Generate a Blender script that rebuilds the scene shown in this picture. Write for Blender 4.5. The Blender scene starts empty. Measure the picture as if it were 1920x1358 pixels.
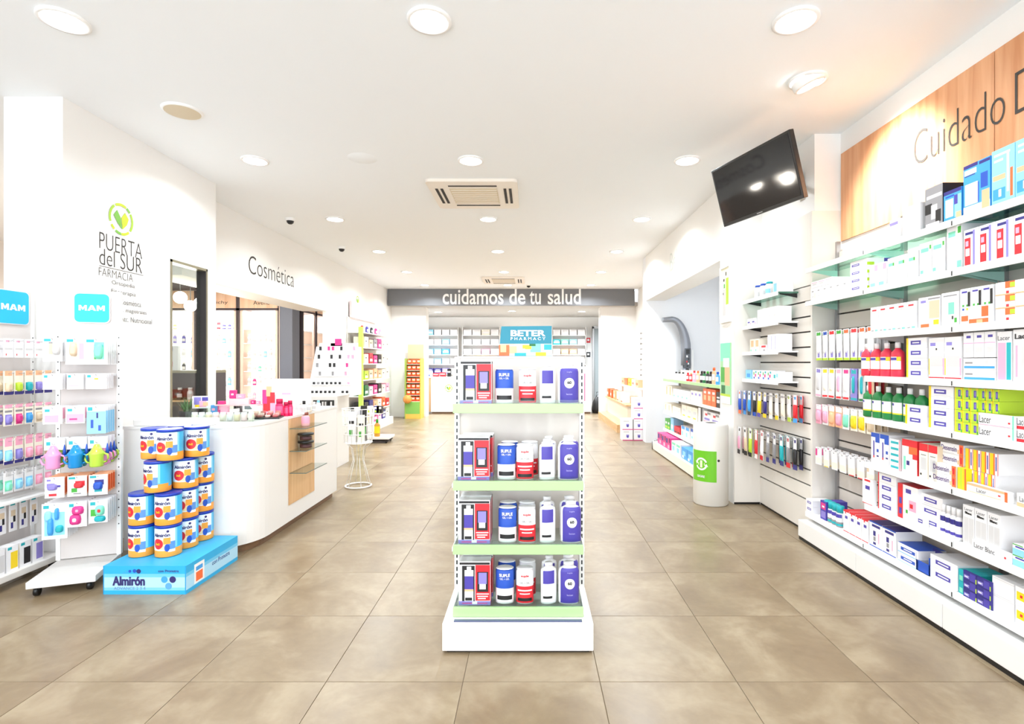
import bpy, bmesh, math, random
from mathutils import Vector, Matrix
random.seed(7)
PI = math.pi
sc = bpy.context.scene
COL = sc.collection

# ------------------------------------------------------------------ camera
# One metre grid: X to the right, Y into the shop, Z up. The eye stands 1.40 m above the floor.
F, CX, CY, EYE = 988.0, 995.0, 680.0, 1.40
CEIL = 3.246
cam_d = bpy.data.cameras.new('camera')
cam_d.sensor_width = 36.0
cam_d.lens = 36.0 * F / 1920.0
cam_d.shift_x = (960.0 - CX) / 1920.0
cam_d.shift_y = (CY - 679.0) / 1920.0
cam_d.clip_start = 0.05
cam = bpy.data.objects.new('camera', cam_d)
cam.location = (0, 0, EYE)
cam.rotation_euler = (PI / 2, 0, 0)
COL.objects.link(cam)
sc.camera = cam

# ------------------------------------------------------------------ light, world, exposure
world = bpy.data.worlds.new('world'); sc.world = world
world.use_nodes = True
bg = world.node_tree.nodes['Background']
bg.inputs[0].default_value = (0.88, 0.945, 1.0, 1)
bg.inputs[1].default_value = 2.6
DOWNLIGHT_W = 10.5
sc.view_settings.view_transform = 'Standard'
sc.view_settings.look = 'None'
sc.view_settings.gamma = 1.0
sc.view_settings.use_curve_mapping = False
sc.view_settings.exposure = 0.86
sc.cycles.max_bounces = 7
sc.cycles.diffuse_bounces = 4
sc.cycles.glossy_bounces = 3
sc.cycles.transparent_max_bounces = 12
sc.cycles.caustics_reflective = False
sc.cycles.caustics_refractive = False
sc.cycles.sample_clamp_indirect = 6.0

# ------------------------------------------------------------------ helpers
def PX(px, d): return (px - CX) * d / F          # used only to read off positions at a known distance
def PZ(py, d): return EYE - (py - CY) * d / F
def lin(c): return c / 12.92 if c <= 0.04045 else ((c + 0.055) / 1.055) ** 2.4
def rgb(h):
    h = h.lstrip('#')
    return tuple(lin(int(h[i:i + 2], 16) / 255.0) for i in (0, 2, 4))

MATS = {}
def mat(name, hexc='#ffffff', rough=0.5, metal=0.0, spec=0.5, emit=None, es=1.0, noise=0.0, nscale=8.0, bump=0.0, coat=0.0):
    if name in MATS: return MATS[name]
    m = bpy.data.materials.new(name); m.use_nodes = True
    nt = m.node_tree; b = nt.nodes['Principled BSDF']
    c = rgb(hexc)
    b.inputs['Base Color'].default_value = (*c, 1)
    b.inputs['Roughness'].default_value = rough
    b.inputs['Metallic'].default_value = metal
    b.inputs['Specular IOR Level'].default_value = spec
    b.inputs['Coat Weight'].default_value = coat
    if emit:
        b.inputs['Emission Color'].default_value = (*rgb(emit), 1)
        b.inputs['Emission Strength'].default_value = es
    if noise or bump:
        tc = nt.nodes.new('ShaderNodeTexCoord')
        nz = nt.nodes.new('ShaderNodeTexNoise'); nz.inputs['Scale'].default_value = nscale
        nz.inputs['Detail'].default_value = 4
        nt.links.new(tc.outputs['Object'], nz.inputs['Vector'])
        if noise:
            mx = nt.nodes.new('ShaderNodeMix'); mx.data_type = 'RGBA'
            mx.inputs[6].default_value = (*[v * (1 - noise) for v in c], 1)
            mx.inputs[7].default_value = (*[min(1, v * (1 + noise)) for v in c], 1)
            nt.links.new(nz.outputs['Fac'], mx.inputs[0])
            nt.links.new(mx.outputs[2], b.inputs['Base Color'])
        if bump:
            bp = nt.nodes.new('ShaderNodeBump'); bp.inputs['Strength'].default_value = bump
            bp.inputs['Distance'].default_value = 0.01
            nt.links.new(nz.outputs['Fac'], bp.inputs['Height'])
            nt.links.new(bp.outputs['Normal'], b.inputs['Normal'])
    MATS[name] = m
    return m
def C(h, rough=0.42): return mat('paint_' + h.lstrip('#') + ('' if rough == 0.42 else '_r%d' % int(rough * 100)), h, rough)

def glass(name, tint, fac=0.12, rough=0.02):
    if name in MATS: return MATS[name]
    m = bpy.data.materials.new(name); m.use_nodes = True
    nt = m.node_tree; nt.nodes.clear()
    out = nt.nodes.new('ShaderNodeOutputMaterial')
    tr = nt.nodes.new('ShaderNodeBsdfTransparent'); tr.inputs[0].default_value = (*rgb(tint), 1)
    gl = nt.nodes.new('ShaderNodeBsdfGlossy'); gl.inputs['Roughness'].default_value = rough
    lw = nt.nodes.new('ShaderNodeLayerWeight'); lw.inputs[0].default_value = 0.5
    pw = nt.nodes.new('ShaderNodeMath'); pw.operation = 'POWER'; pw.inputs[1].default_value = 4.0
    ad = nt.nodes.new('ShaderNodeMath'); ad.operation = 'MULTIPLY_ADD'; ad.inputs[1].default_value = 0.7; ad.inputs[2].default_value = 0.03
    mx = nt.nodes.new('ShaderNodeMixShader')
    nt.links.new(lw.outputs['Facing'], pw.inputs[0]); nt.links.new(pw.outputs[0], ad.inputs[0]); nt.links.new(ad.outputs[0], mx.inputs[0])
    nt.links.new(tr.outputs[0], mx.inputs[1]); nt.links.new(gl.outputs[0], mx.inputs[2])
    nt.links.new(mx.outputs[0], out.inputs[0])
    MATS[name] = m
    return m

def wood(name, a, b, scale=1.0, rough=0.45, axis='Z'):
    if name in MATS: return MATS[name]
    m = bpy.data.materials.new(name); m.use_nodes = True
    nt = m.node_tree; p = nt.nodes['Principled BSDF']
    tc = nt.nodes.new('ShaderNodeTexCoord'); mp = nt.nodes.new('ShaderNodeMapping')
    s = [14 * scale, 14 * scale, 14 * scale]; s['XYZ'.index(axis)] = 0.9 * scale
    mp.inputs['Scale'].default_value = s
    nz = nt.nodes.new('ShaderNodeTexNoise'); nz.inputs['Scale'].default_value = 2.2
    nz.inputs['Detail'].default_value = 6; nz.inputs['Distortion'].default_value = 0.6
    rp = nt.nodes.new('ShaderNodeValToRGB')
    rp.color_ramp.elements[0].position = 0.3; rp.color_ramp.elements[0].color = (*rgb(a), 1)
    rp.color_ramp.elements[1].position = 0.72; rp.color_ramp.elements[1].color = (*rgb(b), 1)
    nt.links.new(tc.outputs['Object'], mp.inputs['Vector']); nt.links.new(mp.outputs[0], nz.inputs['Vector'])
    nt.links.new(nz.outputs['Fac'], rp.inputs[0]); nt.links.new(rp.outputs[0], p.inputs['Base Color'])
    p.inputs['Roughness'].default_value = rough
    MATS[name] = m
    return m

class MB:
    """Mesh builder: welds vertices, keeps a material per face."""
    def __init__(s): s.v = []; s.k = {}; s.f = []; s.m = []; s.mats = []; s.sm = []
    def mi(s, m):
        if m not in s.mats: s.mats.append(m)
        return s.mats.index(m)
    def vert(s, p):
        key = (round(p[0], 5), round(p[1], 5), round(p[2], 5))
        i = s.k.get(key)
        if i is None:
            i = len(s.v); s.v.append(tuple(p)); s.k[key] = i
        return i
    def face(s, pts, m, smooth=False):
        ids = []
        for p in pts:
            i = s.vert(p)
            if not ids or ids[-1] != i: ids.append(i)
        if len(ids) > 1 and ids[0] == ids[-1]: ids.pop()
        if len(set(ids)) < 3 or len(set(ids)) != len(ids): return
        s.f.append(ids); s.m.append(s.mi(m)); s.sm.append(smooth)
    def box(s, x0, x1, y0, y1, z0, z1, m, rot=0.0, piv=None):
        c = [(x, y, z) for x in (x0, x1) for y in (y0, y1) for z in (z0, z1)]
        if rot:
            px, py = piv if piv else ((x0 + x1) / 2, (y0 + y1) / 2)
            ca, sa = math.cos(rot), math.sin(rot)
            c = [(px + (x - px) * ca - (y - py) * sa, py + (x - px) * sa + (y - py) * ca, z) for x, y, z in c]
        q = lambda *i: s.face([c[k] for k in i], m)
        q(0, 1, 3, 2); q(4, 6, 7, 5); q(0, 4, 5, 1); q(2, 3, 7, 6); q(0, 2, 6, 4); q(1, 5, 7, 3)
        return s
    def cutface(s, o, u, v, base, rects):
        """rectangle o + a*u + b*v cut along the printed fields; rects = (u0,v0,u1,v1,material) in 0..1"""
        o, u, v = Vector(o), Vector(u), Vector(v)
        us = sorted({0.0, 1.0, *[min(1, max(0, r[i])) for r in rects for i in (0, 2)]})
        vs = sorted({0.0, 1.0, *[min(1, max(0, r[i])) for r in rects for i in (1, 3)]})
        for a0, a1 in zip(us, us[1:]):
            for b0, b1 in zip(vs, vs[1:]):
                ca, cb = (a0 + a1) / 2, (b0 + b1) / 2
                m = base
                for r in rects:
                    if r[0] <= ca <= r[2] and r[1] <= cb <= r[3]: m = r[4]
                s.face([o + u * a0 + v * b0, o + u * a1 + v * b0, o + u * a1 + v * b1, o + u * a0 + v * b1], m)
    def pbox(s, w, dp, h, base, front=(), right=(), left=(), top=(), side=None, topm=None, z=0.0, x=0.0, y=0.0):
        """printed box: centred on x, front at y, base at z"""
        a, b = x - w / 2, x + w / 2
        sd = side or base; tm = topm or base
        s.cutface((a, y, z), (w, 0, 0), (0, 0, h), base, front)
        s.cutface((b, y, z), (0, dp, 0), (0, 0, h), sd, right)
        s.cutface((a, y + dp, z), (0, -dp, 0), (0, 0, h), sd, left)
        s.cutface((a, y, z + h), (w, 0, 0), (0, dp, 0), tm, top)
        s.face([(b, y + dp, z), (a, y + dp, z), (a, y + dp, z + h), (b, y + dp, z + h)], base)
        s.face([(a, y, z), (a, y + dp, z), (b, y + dp, z), (b, y, z)], base)
        return s
    def lathe(s, prof, n=16, sx=1.0, sy=1.0, labels=(), cx=0.0, cy=0.0, smooth=True):
        """prof = [(r, z, material of the band above)], labels = (deg0, deg1, z0, z1, material); 0 deg faces -y"""
        zs = []
        for i, (r, z, m) in enumerate(prof):
            if i: 
                r0, z0, m0 = prof[i - 1]
                cuts = sorted({t for l in labels for t in (l[2], l[3]) if min(z0, z) < t < max(z0, z)}, reverse=z < z0)
                for t in cuts:
                    k = (t - z0) / (z - z0); zs.append((r0 + (r - r0) * k, t, m0))
            zs.append((r, z, m))
        def pt(r, a, z): return (cx + r * sx * math.sin(a), cy - r * sy * math.cos(a), z)
        for (r0, z0, m), (r1, z1, _) in zip(zs, zs[1:]):
            for k in range(n):
                a0, a1 = 2 * PI * k / n - PI, 2 * PI * (k + 1) / n - PI
                mm = m; ad = math.degrees((a0 + a1) / 2); zc = (z0 + z1) / 2
                for l in labels:
                    if l[0] <= ad <= l[1] and l[2] <= zc <= l[3]: mm = l[4]
                s.face([pt(r0, a0, z0), pt(r0, a1, z0), pt(r1, a1, z1), pt(r1, a0, z1)], mm, smooth)
        return s
    def tube(s, pts, r, m, n=8, closed=False, smooth=True):
        pts = [Vector(p) for p in pts]; rings = []
        N = len(pts)
        for i, p in enumerate(pts):
            a = pts[(i - 1) % N] if (i or closed) else p
            b = pts[(i + 1) % N] if (i < N - 1 or closed) else p
            t = (b - a).normalized()
            up = Vector((0, 0, 1)) if abs(t.z) < 0.95 else Vector((1, 0, 0))
            e1 = t.cross(up).normalized(); e2 = e1.cross(t).normalized()
            rr = r[i] if isinstance(r, (list, tuple)) else r
            rings.append([p + e1 * (rr * math.cos(2 * PI * k / n)) + e2 * (rr * math.sin(2 * PI * k / n)) for k in range(n)])
        for i in range(N if closed else N - 1):
            A, B = rings[i], rings[(i + 1) % N]
            for k in range(n):
                s.face([A[k], A[(k + 1) % n], B[(k + 1) % n], B[k]], m, smooth)
        if not closed:
            s.face(list(reversed(rings[0])), m); s.face(rings[-1], m)
        return s
    def prism(s, poly, z0, z1, m, side=None, smooth=False):
        side = side or m
        s.face([(x, y, z1) for x, y in poly], m)
        s.face([(x, y, z0) for x, y in reversed(poly)], m)
        n = len(poly)
        for i in range(n):
            (x0, y0), (x1, y1) = poly[i], poly[(i + 1) % n]
            s.face([(x0, y0, z0), (x1, y1, z0), (x1, y1, z1), (x0, y0, z1)], side, smooth)
        return s
    def plate(s, poly, y0, y1, m, side=None):
        """outline in the x-z plane, given thickness from y0 (front) to y1"""
        side = side or m
        s.face([(x, y0, z) for x, z in poly], m)
        s.face([(x, y1, z) for x, z in reversed(poly)], m)
        n = len(poly)
        for i in range(n):
            (a, b), (c, d) = poly[i], poly[(i + 1) % n]
            s.face([(c, y0, d), (a, y0, b), (a, y1, b), (c, y1, d)], side)
        return s
    def mesh(s, name, bevel=0.0):
        me = bpy.data.meshes.new(name)
        me.from_pydata(s.v, [], s.f)
        for m in s.mats: me.materials.append(m)
        me.polygons.foreach_set('material_index', s.m)
        me.polygons.foreach_set('use_smooth', s.sm)
        bm = bmesh.new(); bm.from_mesh(me)
        bmesh.ops.recalc_face_normals(bm, faces=bm.faces)
        if bevel:
            es = [e for e in bm.edges if len(e.link_faces) == 2 and e.calc_face_angle(0) > 0.6]
            bmesh.ops.bevel(bm, geom=es, offset=bevel, segments=2, affect='EDGES', profile=0.6)
        bm.to_mesh(me); bm.free()
        me.update()
        return me

def rrect(w, h, r, n=5, cx=0.0, cz=0.0):
    p = []
    for sx, sz, a0 in ((1, 1, 0), (-1, 1, 90), (-1, -1, 180), (1, -1, 270)):
        for k in range(n + 1):
            a = math.radians(a0 + 90.0 * k / n)
            p.append((cx + sx * (w / 2 - r) + r * math.cos(a), cz + sz * (h / 2 - r) + r * math.sin(a)))
    return p

def ob(name, me, parent=None, loc=(0, 0, 0), rz=0.0, label=None):
    o = bpy.data.objects.new(name, me); COL.objects.link(o)
    o.location = loc; o.rotation_euler = (0, 0, rz)
    if parent: o.parent = parent
    if label: o['label'] = label
    return o
def empty(name, loc=(0, 0, 0), rz=0.0):
    o = bpy.data.objects.new(name, None); COL.objects.link(o)
    o.empty_display_size = 0.1; o.location = loc; o.rotation_euler = (0, 0, rz)
    return o
def tag(o, label, cat, group=None):
    o['label'] = label; o['category'] = cat
    if group: o['group'] = group
    return o
def struct(name, me, label=None, loc=(0, 0, 0), rz=0.0):
    o = ob(name, me, None, loc, rz); o['kind'] = 'structure'
    if label: o['label'] = label
    return o

TXT = {}
def text_mesh(body, w, h, m, bold=0.0, wrap=None, squeeze=True, shear=0.0):
    """flat lettering in the x-z plane facing -y, centred, fitted to w x h; wrap = radius of the bottle it is printed on"""
    key = (body, round(w, 4), round(h, 4), m.name, bold, wrap, shear)
    if key in TXT: return TXT[key]
    cu = bpy.data.curves.new('lettering', 'FONT'); cu.body = body; cu.size = 1.0
    heavy = bold if bold > 0.018 else 0.0
    cu.offset = min(bold, 0.012); cu.resolution_u = 4; cu.fill_mode = 'FRONT'; cu.shear = shear
    to = bpy.data.objects.new('lettering_source', cu)
    me = bpy.data.meshes.new_from_object(to)
    bpy.data.objects.remove(to); bpy.data.curves.remove(cu)
    me.name = 'lettering'
    if heavy:      # heavy weight: the outlines laid over each other a little apart
        bm = bmesh.new(); q = heavy * 0.9
        for kk, (dx, dz) in enumerate(((-q, 0), (q, 0), (0, q * .6), (0, -q * .6), (q, q * .5), (-q, -q * .5), (-q, q * .5), (q, -q * .5))):
            me.transform(Matrix.Translation((dx, dz, 0.0015 * kk))); bm.from_mesh(me); me.transform(Matrix.Translation((-dx, -dz, -0.0015 * kk)))
        bm.to_mesh(me); bm.free()
    co = [v.co.copy() for v in me.vertices]
    x0, x1 = min(c.x for c in co), max(c.x for c in co); y0, y1 = min(c.y for c in co), max(c.y for c in co)
    for v, c in zip(me.vertices, co):
        x = (c.x - (x0 + x1) / 2) / (x1 - x0) * w; z = (c.y - (y0 + y1) / 2) / (y1 - y0) * h
        lift = c.z * 0.12
        if wrap: v.co = ((wrap + lift) * math.sin(x / wrap), -(wrap + lift) * math.cos(x / wrap), z)
        else: v.co = (x, -lift, z)
    me.materials.clear(); me.materials.append(m)
    me.update()
    TXT[key] = me
    return me
def disc_mesh(name, r, m, n=24, wrap=None, sz=1.0, inner=0.0):
    b = MB()
    def pt(rr, a):
        x, z = rr * math.cos(a), rr * math.sin(a) * sz
        return (wrap * math.sin(x / wrap), -wrap * math.cos(x / wrap), z) if wrap else (x, 0, z)
    rs = [inner, inner + (r - inner) * 0.5, r]
    for k in range(n):
        a0, a1 = 2 * PI * k / n, 2 * PI * (k + 1) / n
        for q0, q1 in zip(rs, rs[1:]):
            b.face([pt(q0, a0), pt(q1, a0), pt(q1, a1), pt(q0, a1)], m)
    return b.mesh(name)

ORD = ['first', 'second', 'third', 'fourth', 'fifth', 'sixth', 'seventh', 'eighth', 'ninth', 'tenth', 'eleventh', 'twelfth', 'thirteenth', 'fourteenth']
class Spec:
    """a kind of product: its body mesh and its parts, placed any number of times"""
    def __init__(s, name, cat, body, parts=(), body_name=None):
        s.name, s.cat, s.body, s.parts, s.body_name = name, cat, body, list(parts), body_name
    def put(s, loc, rz, label, group=None, tilt=0.0):
        if s.parts:
            r = empty(s.name, loc, rz)
            ob(s.body_name or 'body', s.body, r)
            for pn, me, off in s.parts: ob(pn, me, r, off)
        else:
            r = ob(s.name, s.body, None, loc, rz)
        if tilt: r.rotation_euler = (tilt, 0, rz)
        return tag(r, label, s.cat, group)

# ------------------------------------------------------------------ shared surfaces
W_WALL = mat('wall_plaster', '#f3f1ee', 0.75, noise=0.012, nscale=3.0, bump=0.04)
W_CEIL = mat('ceiling_plaster', '#f6f9fc', 0.85, noise=0.01, nscale=2.0)
W_LAC = mat('white_lacquer', '#e9e7e4', 0.28, noise=0.008, nscale=5.0)
W_MEL = mat('white_melamine', '#e3dfda', 0.4, noise=0.012, nscale=6.0)
W_MET = mat('white_metal', '#f1f0ee', 0.35)
W_PLA = mat('white_plastic', '#f6f5f4', 0.3)
GREY_S = mat('slate_grey', '#75767a', 0.5, noise=0.03)
BLACK = mat('black_plastic', '#101012', 0.35)
DARK = mat('dark_gap', '#2a2523', 0.7)
CHROME = mat('chrome', '#d6d6d8', 0.2, metal=1.0)
STEEL = mat('brushed_steel', '#a9aaad', 0.35, metal=1.0)
OAK = wood('oak_veneer', '#cfa070', '#e0b788', 0.8)
OAKX = wood('oak_board', '#c99a66', '#dcb486', 0.8, axis='Y')
PEACHWOOD = wood('peach_veneer', '#c98a5c', '#e2ad82', 0.5, axis='Z')
BROWN = wood('brown_plinth', '#6c513c', '#86664b', 1.0, axis='Y')
GL_CLEAR = glass('clear_glass', '#f3f8f6', 0.1)
GL_GREEN = glass('green_glass', '#c9e6de', 0.15)
GL_EDGE = mat('glass_edge', '#a9cfc6', 0.15)
HEADW = wood('peach_header', '#dfae8a', '#efcdb0', 0.5)
GREEN_RAIL = mat('green_price_rail', '#abd992', 0.35)
RED, WHITE = C('#d8232f'), C('#eceaeb')

def floor_material(name, grid):
    m = bpy.data.materials.new(name); m.use_nodes = True
    nt = m.node_tree; b = nt.nodes['Principled BSDF']; L = nt.links.new
    geo = nt.nodes.new('ShaderNodeNewGeometry'); oi = nt.nodes.new('ShaderNodeObjectInfo')
    off = nt.nodes.new('ShaderNodeVectorMath'); off.operation = 'SCALE'; off.inputs[3].default_value = 40.0
    cmb = nt.nodes.new('ShaderNodeCombineXYZ')
    add = nt.nodes.new('ShaderNodeVectorMath'); add.operation = 'ADD'
    L(oi.outputs['Random'], cmb.inputs[0]); L(oi.outputs['Random'], cmb.inputs[1]); L(cmb.outputs[0], off.inputs[0])
    L(geo.outputs['Position'], add.inputs[0]); L(off.outputs[0], add.inputs[1])
    n1 = nt.nodes.new('ShaderNodeTexNoise'); n1.inputs['Scale'].default_value = 2.6; n1.inputs['Detail'].default_value = 7; n1.inputs['Roughness'].default_value = 0.6; n1.inputs['Distortion'].default_value = 0.8
    n2 = nt.nodes.new('ShaderNodeTexNoise'); n2.inputs['Scale'].default_value = 22; n2.inputs['Detail'].default_value = 5
    L(add.outputs[0], n1.inputs['Vector']); L(add.outputs[0], n2.inputs['Vector'])
    mixf = nt.nodes.new('ShaderNodeMath'); mixf.operation = 'MULTIPLY_ADD'; mixf.inputs[1].default_value = 0.22
    L(n2.outputs['Fac'], mixf.inputs[0]); L(n1.outputs['Fac'], mixf.inputs[2])
    rp = nt.nodes.new('ShaderNodeValToRGB')
    e = rp.color_ramp.elements
    e[0].position = 0.36; e[0].color = (*rgb('#75624b'), 1)
    e[1].position = 0.80; e[1].color = (*rgb('#9b8a70'), 1)
    mid = e.new(0.58); mid.color = (*rgb('#867359'), 1)
    L(mixf.outputs[0], rp.inputs[0])
    last = rp.outputs[0]
    if grid:
        mp = nt.nodes.new('ShaderNodeMapping'); mp.inputs['Location'].default_value = (-0.3036, -2.31, 0)
        L(geo.outputs['Position'], mp.inputs['Vector'])
        sep = nt.nodes.new('ShaderNodeSeparateXYZ'); L(mp.outputs[0], sep.inputs[0])
        outs = []
        for ax in (0, 1):
            md = nt.nodes.new('ShaderNodeMath'); md.operation = 'PINGPONG'; md.inputs[1].default_value = 0.3
            L(sep.outputs[ax], md.inputs[0])
            lt = nt.nodes.new('ShaderNodeMath'); lt.operation = 'LESS_THAN'; lt.inputs[1].default_value = 0.003
            L(md.outputs[0], lt.inputs[0]); outs.append(lt)
        mxm = nt.nodes.new('ShaderNodeMath'); mxm.operation = 'MAXIMUM'
        L(outs[0].outputs[0], mxm.inputs[0]); L(outs[1].outputs[0], mxm.inputs[1])
        mg = nt.nodes.new('ShaderNodeMix'); mg.data_type = 'RGBA'; mg.inputs[7].default_value = (*rgb('#9d8b75'), 1)
        L(mxm.outputs[0], mg.inputs[0]); L(last, mg.inputs[6]); last = mg.outputs[2]
    L(last, b.inputs['Base Color'])
    rr = nt.nodes.new('ShaderNodeMapRange'); rr.inputs[3].default_value = 0.22; rr.inputs[4].default_value = 0.42
    L(n1.outputs['Fac'], rr.inputs[0]); L(rr.outputs[0], b.inputs['Roughness'])
    b.inputs['Specular IOR Level'].default_value = 0.7
    bp = nt.nodes.new('ShaderNodeBump'); bp.inputs['Strength'].default_value = 0.05; bp.inputs['Distance'].default_value = 0.01
    L(n2.outputs['Fac'], bp.inputs['Height']); L(bp.outputs[0], b.inputs['Normal'])
    return m
TILE = floor_material('stone_tile', False)
TILE_FAR = floor_material('stone_tile_far', True)
GROUT = mat('tile_grout', '#85745f', 0.8)

# ------------------------------------------------------------------ floor
b = MB(); b.box(-8.2, 3.8, -2.2, 9.51, -0.05, -0.004, GROUT)
flo = struct('floor', b.mesh('floor_slab'))
b = MB(); b.box(-8.2, 3.8, 9.51, 17.0, -0.05, 0.0, TILE_FAR)
ob('far_floor', b.mesh('floor_far'), flo)
b = MB(); b.box(0.0015, 0.5985, 0.0015, 0.5985, -0.004, 0.0, TILE)
tile_me = b.mesh('floor_tile', 0.0012)
for j in range(-2, 12):
    y = 2.31 + 0.6 * j
    for i in range(-9, 5):
        x = 0.3036 + 0.6 * i
        if x + 0.6 < -1.02 * (y + 0.6) - 0.1 or x > 0.95 * (y + 0.6) + 0.1 or x > 2.2 or x < -5.3: continue
        ob('floor_tile', tile_me, flo, (x, y, 0))

# ------------------------------------------------------------------ shell
def wallbox(name, x0, x1, y0, y1, z0=0.0, z1=CEIL, m=None, label=None):
    b = MB(); b.box(x0, x1, y0, y1, z0, z1, m or W_WALL)
    return struct(name, b.mesh(name), label)
b = MB()
b.box(-8.2, 3.8, -2.2, 13.3, CEIL, CEIL + 0.1, W_CEIL)
ceil = struct('ceiling', b.mesh('ceiling'))
SOFT = mat('rear_soffit', '#b9b4ae', 0.6)
b = MB(); b.box(-3.6, 2.75, 13.3, 16.7, 2.83, 2.93, SOFT)
ob('rear_soffit', b.mesh('rear_soffit'), ceil)

# left: pillar with the pharmacy name, thin panel with the framed opening, header over the cosmetics bay
b = MB()
b.box(-3.66, -3.25, 3.66, 4.65, 0, CEIL, W_WALL)
wall_left = struct('wall_left', b.mesh('wall_left'))
b = MB()
for y0, y1, z0, z1 in ((4.65, 4.757, 0, CEIL), (5.29, 5.44, 0, CEIL), (4.757, 5.29, 0, 0.62), (4.757, 5.29, 2.324, CEIL)):
    b.box(-3.33, -3.25, y0, y1, z0, z1, W_WALL)
ob('opening_panel', b.mesh('opening_panel'), wall_left)
wall_header = wallbox('wall_header_left', -4.04, -3.6, 5.44, 9.32, 2.306, CEIL)
wall_lrear = wallbox('wall_left_rear', -3.68, -3.6, 9.32, 13.5)
wallbox('wall_left_front', -6.2, -6.1, -2.2, 5.0)
# cosmetics room behind
ROOM = mat('cosmetics_room_wall', '#d9d2cc', 0.7)
wallbox('wall_cosmetics_side', -8.1, -8.0, 5.0, 12.0, m=ROOM)
wallbox('wall_cosmetics_rear', -8.0, -3.68, 11.6, 11.7, m=ROOM)
wallbox('wall_cosmetics_front', -8.1, -6.1, 4.9, 5.0, m=ROOM)
# right: main wall, slatted pillar, header, alcove
wall_right = wallbox('wall_right', 2.5, 2.6, -2.2, 4.25)
wall_rpil = wallbox('wall_right_pillar', 2.29, 2.6, 4.25, 5.216)
b = MB(); b.box(2.006, 2.6, 5.216, 5.58, 0, CEIL, W_WALL)
ob('pillar_front', b.mesh('pillar_front'), wall_rpil)
wall_hr = wallbox('wall_header_right', 2.006, 2.35, 5.58, 9.2, 2.48, CEIL)
ALC = mat('alcove_wall', '#eef0f4', 0.7)
wallbox('wall_alcove_rear', 2.006, 3.7, 9.2, 9.42, m=ALC)
wallbox('wall_alcove_side', 3.6, 3.7, 5.58, 9.2, m=ALC)
wallbox('wall_right_rear', 2.7, 2.8, 9.42, 16.7)
wallbox('wall_rear', -3.7, 2.8, 16.6, 16.7)
wallbox('wall_pier_left', -3.6, -2.70, 13.6, 13.95)
wallbox('wall_pier_right', 1.80, 2.7, 13.6, 13.95)
wallbox('wall_left_back', -3.7, -3.6, 13.5, 16.6)
# skirting at the rear
b = MB(); b.box(-3.598, -3.58, 9.33, 13.5, 0, 0.08, W_MEL); struct('baseboard_left', b.mesh('baseboard_left'))

# slats on the pillar side and behind the hook bay
SLAT = mat('slatwall_board', '#e8e2da', 0.38)
SLOT = mat('slatwall_groove', '#2e2925', 0.6)
b = MB(); b.box(2.275, 2.289, 4.26, 5.214, 0.0, 2.02, SLOT)
sb = ob('slat_backing', b.mesh('slat_backing'), wall_rpil)
b = MB(); b.box(0, 0.018, 0, 0.954, 0.006, 0.119, SLAT); slat_me = b.mesh('slat', 0.002)
for k in range(14):
    ob('slat', slat_me, wall_rpil, (2.262, 4.26, 0.276 + 0.125 * k))
b = MB(); b.box(2.262, 2.28, 4.26, 5.214, 0.022, 0.270, SLAT)
ob('kick_board', b.mesh('kick_board', 0.002), wall_rpil)
b = MB(); b.box(2.262, 2.28, 4.26, 5.214, 2.03, 2.62, SLAT); ob('upper_board', b.mesh('upper_board'), wall_rpil)
# narrow end face of the pillar (faces the camera)
b = MB(); b.box(2.262, 2.5, 4.235, 4.258, 0.0, 2.62, SLAT)
ob('end_panel', b.mesh('end_panel'), wall_rpil)
b = MB(); b.box(2.008, 2.262, 5.198, 5.214, 0.022, 2.62, SLAT)
ob('front_panel', b.mesh('front_panel'), wall_rpil)
b = MB(); b.box(2.012, 2.262, 5.202, 5.214, 0.0, 0.022, BLACK); ob('gap_shade_strip', b.mesh('gap_shade_strip'), wall_rpil)  # black strip stands in for the shaded gap below the panel

# ------------------------------------------------------------------ wood boards and lettering on the right wall
trim = empty('trim_1'); trim['kind'] = 'structure'
for i, (y0, y1) in enumerate(((2.825, 4.22), (1.43, 2.82))):
    b = MB(); b.box(2.484, 2.499, y0, y1, 2.37, 3.07, PEACHWOOD)
    ob('wood_board', b.mesh('wood_board', 0.001), trim)
INK = mat('dark_lettering', '#3a3633', 0.6)
INKL = mat('grey_lettering', '#6b6764', 0.6)
def wall_text(parent, body, w, h, m, loc, rz, bold=0.0):
    return ob('lettering', text_mesh(body, w, h, m, bold), parent, loc, rz)
# "Cuidado Dental": first word 0.62 m, reads towards the camera
wall_text(trim, 'Cuidado', 0.655, 0.215, INK, (2.481, 3.085, 2.775), -PI / 2, -0.018)
wall_text(trim, 'Dental', 0.56, 0.215, INK, (2.481, 2.42, 2.775), -PI / 2, -0.018)
# left lettering
LR = PI / 2
def left_text(body, px0, px1, Xp, z, h, m, bold, parent, dx=0.002):
    d0, d1 = -Xp * F / (CX - px0), -Xp * F / (CX - px1)
    wall_text(parent, body, abs(d1 - d0), h, m, (Xp + dx, (d0 + d1) / 2, z), LR, bold)
left_text('PUERTA', 186, 266, -3.25, 2.325, 0.125, INK, -0.015, wall_left)
left_text('del SUR', 186, 266, -3.25, 2.205, 0.125, INK, -0.012, wall_left)
b = MB(); b.box(-3.25, -3.2485, 3.97, 4.42, 2.128, 2.133, INKL); ob('rule_line', b.mesh('rule_line'), wall_left)
left_text('FARMACIA', 185, 249, -3.25, 2.088, 0.062, INKL, -0.012, wall_left)
PALEINK = mat('pale_lettering', '#6f6b68', 0.6)
for body, p0, p1, z in (('Ortopedia', 209, 252, 2.02), ('Fitoterapia', 208, 254, 1.952), ('Cosmética', 224, 264, 1.882), ('F. magistrales', 226, 274, 1.815), ('Atc. Nutricional', 225, 284, 1.748)):
    left_text(body, p0, p1, -3.25, z, 0.042, PALEINK, 0.0, wall_left, 0.004)
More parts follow.
